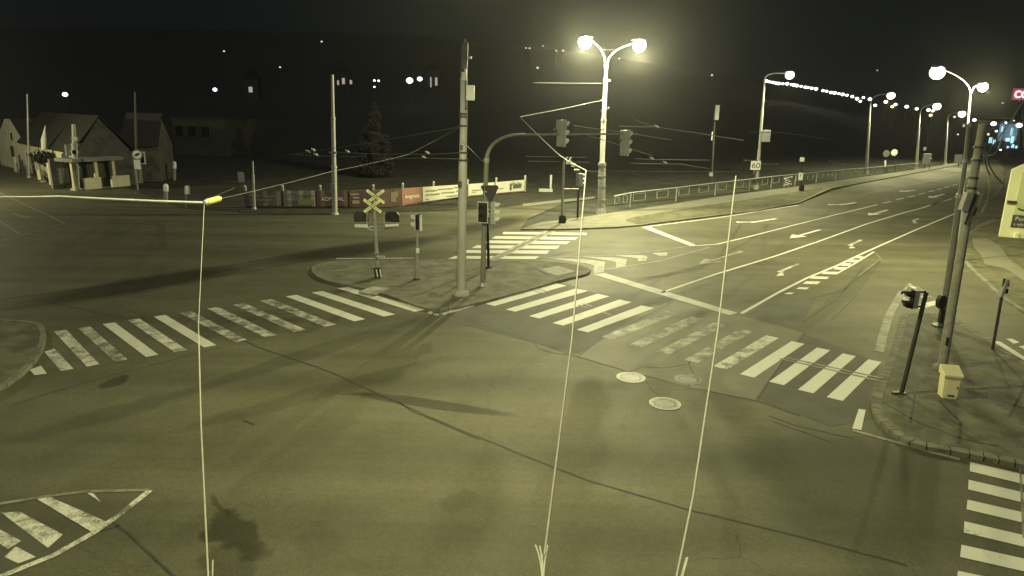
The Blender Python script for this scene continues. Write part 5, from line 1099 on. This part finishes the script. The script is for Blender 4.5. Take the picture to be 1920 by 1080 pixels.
W_ = [([(1160, 236, 40), (1232, 238, 41), (1300, 248, 42), (1395, 263, 44)], .028, 'wire crossing behind the right signal head towards the road mast'), ([(1190, 224, 40), (1215, 234, 40.5), (1232, 238, 41)], .022, 'short wire joining the crossing wire right of the lamp mast'),
      ([(1075, 235, 33), (1140, 244, 38), (1190, 251, 40), (1258, 262, 42)], .02, 'wire passing both signal heads beneath the crossing wire'), ([(1090, 250, 34), (1150, 268, 37), (1224, 292, 41)], .018, 'wire sloping down behind the right signal head'),
      ([(1192, 297, 40), (1222, 299, 40.5), (1250, 299, 41), (1330, 300, 47)], .024, 'upper contact wire of the pair right of the lamp mast'), ([(1184, 306, 39), (1250, 307, 41), (1275, 307, 42), (1330, 316, 50)], .024, 'lower contact wire of the pair right of the lamp mast'),
      ([(985, 293, 40), (1050, 294, 42), (1100, 295, 44)], .014, 'faint upper contact wire behind the gantry'), ([(990, 302, 40), (1060, 303, 42), (1105, 304, 44)], .014, 'faint lower contact wire behind the gantry'),
      ([(862, 286.5, 27), (805, 289, 32), (700, 288, 40), (625, 285, 48)], .018, 'upper contact wire left of the island mast'), ([(862, 298, 27), (795, 296, 31), (700, 298, 40)], .018, 'lower contact wire left of the island mast'),
      ([(860, 238, 27), (812, 246, 31), (700, 266, 38), (590, 283, 44), (540, 290, 50)], .016, 'long wire sloping from the island mast behind the plain mast'), ([(555, 290, 50), (625, 293, 46), (676, 294, 42)], .018, 'faint wire crossing the plain mast'),
      ([(1395, 300, 50), (1420, 301, 52)], .04, 'short bright wire stub left of the 60 sign mast'), ([(1427, 307, 52), (1460, 308, 56)], .04, 'short bright wire stub right of the 60 sign mast'), ([(1405, 247, 50), (1470, 249, 56), (1560, 262, 70)], .02, 'faint span wire through the box on the 60 mast'),
      ([(1555, 302, 70), (1576, 303, 73)], .04, 'upper bright wire piece before the second road mast'), ([(1582, 308, 73), (1602, 307, 76)], .05, 'lower bright wire piece before the second road mast'),
      ([(1925, 180, 22), (1890, 235, 20), (1845, 295, 17)], .012, 'bright wire slanting down from the right edge to the concrete mast'), ([(865, 262, 27), (905, 303, 28.5)], .01, 'thin wire joining the island mast and the gantry post'), ([(1000, 155, 48), (1130, 156, yl)], .012, 'faint level wire left of the top of the lamp mast'), ([(440, 352, 46), (402, 368, 42)], .02, 'short faint wire above the yellow insulator')]
for pts, r, lab in W_: wire([D(*p) for p in pts], r, lab, .01, 'wire' if r > .017 else 'wiredark')
for x, y, Yd, lab in ((578, 284, 47, 'upper left bright wire fitting left of the plain mast'), (588, 281, 47, 'upper right bright wire fitting left of the plain mast'), (593, 290, 47, 'lower bright wire fitting left of the plain mast'), (652, 284, 44, 'wire fitting right of the plain mast'), (802, 286, 31, 'upper white wire fitting left of the island mast'), (796, 295, 31, 'lower white wire fitting left of the island mast'), (1232, 237, 41, 'wire clamp where the crossing wires meet'), (1223, 297, 40.5, 'left clamp on the contact wire pair'), (1248, 305, 41, 'right clamp on the contact wire pair')):
    q = MB(); k = Yd / F * 2.2; p = D(x, y, Yd); q.ball(p, k, 8); q.bar(p - V((k * 2, 0, -k)), p + V((k * 1.6, 0, -k * .8)), k * .8); tag(q.build('wire_fitting', 'white'), lab, 'wire fitting', 'fittings on the overhead wires')

# ------------------------------------------------------------------ night air, sky
q = MB(); q.box((0, 330, 70), (1700, 920, 145)); hz = q.build('haze', 'soil'); hz['kind'] = 'stuff'
hz.location = (0, 0, 0)
hm = bpy.data.materials.new('night_haze'); hm.use_nodes = True; nt = hm.node_tree; nt.nodes.clear()
o = nt.nodes.new('ShaderNodeOutputMaterial'); pv = nt.nodes.new('ShaderNodeVolumePrincipled'); pv.inputs['Color'].default_value = (.9, .9, .88, 1); pv.inputs['Density'].default_value = .00028; pv.inputs['Anisotropy'].default_value = 0.88
nt.links.new(pv.outputs[0], o.inputs['Volume']); hz.data.materials.clear(); hz.data.materials.append(hm)

w = bpy.data.worlds.new('World'); sc.world = w; w.use_nodes = True; nt = w.node_tree
bg = nt.nodes['Background']; sky = nt.nodes.new('ShaderNodeTexSky'); sky.sky_type = 'NISHITA'; sky.sun_disc = False; sky.sun_elevation = radians(-5); sky.sun_rotation = radians(200)
nt.links.new(sky.outputs[0], bg.inputs['Color']); bg.inputs['Strength'].default_value = .05
bg2 = nt.nodes.new('ShaderNodeBackground'); bg2.inputs['Color'].default_value = (.0052, .0066, .0075, 1); bg2.inputs['Strength'].default_value = 1
ad = nt.nodes.new('ShaderNodeAddShader'); nt.links.new(bg.outputs[0], ad.inputs[0]); nt.links.new(bg2.outputs[0], ad.inputs[1]); nt.links.new(ad.outputs[0], nt.nodes['World Output'].inputs['Surface'])

sd = bpy.data.lights.new('soft_fill', 'SUN'); sd.energy = .24; sd.angle = radians(50); sd.color = (.82, .9, 1.0)  # added cool fill that lifts the hill and keeps shade neutral
so = bpy.data.objects.new('soft_fill', sd); COL.objects.link(so); so.rotation_euler = (radians(46), 0, radians(4))
sc.view_settings.view_transform = 'Standard'; sc.view_settings.look = 'None'; sc.view_settings.exposure = 0; sc.view_settings.gamma = 1
sc.render.engine = 'CYCLES'
cy = sc.cycles; cy.use_denoising = True; cy.max_bounces = 4; cy.diffuse_bounces = 2; cy.glossy_bounces = 2; cy.volume_bounces = 0; cy.transparent_max_bounces = 6
cy.sample_clamp_indirect = 3; cy.caustics_reflective = False; cy.caustics_refractive = False
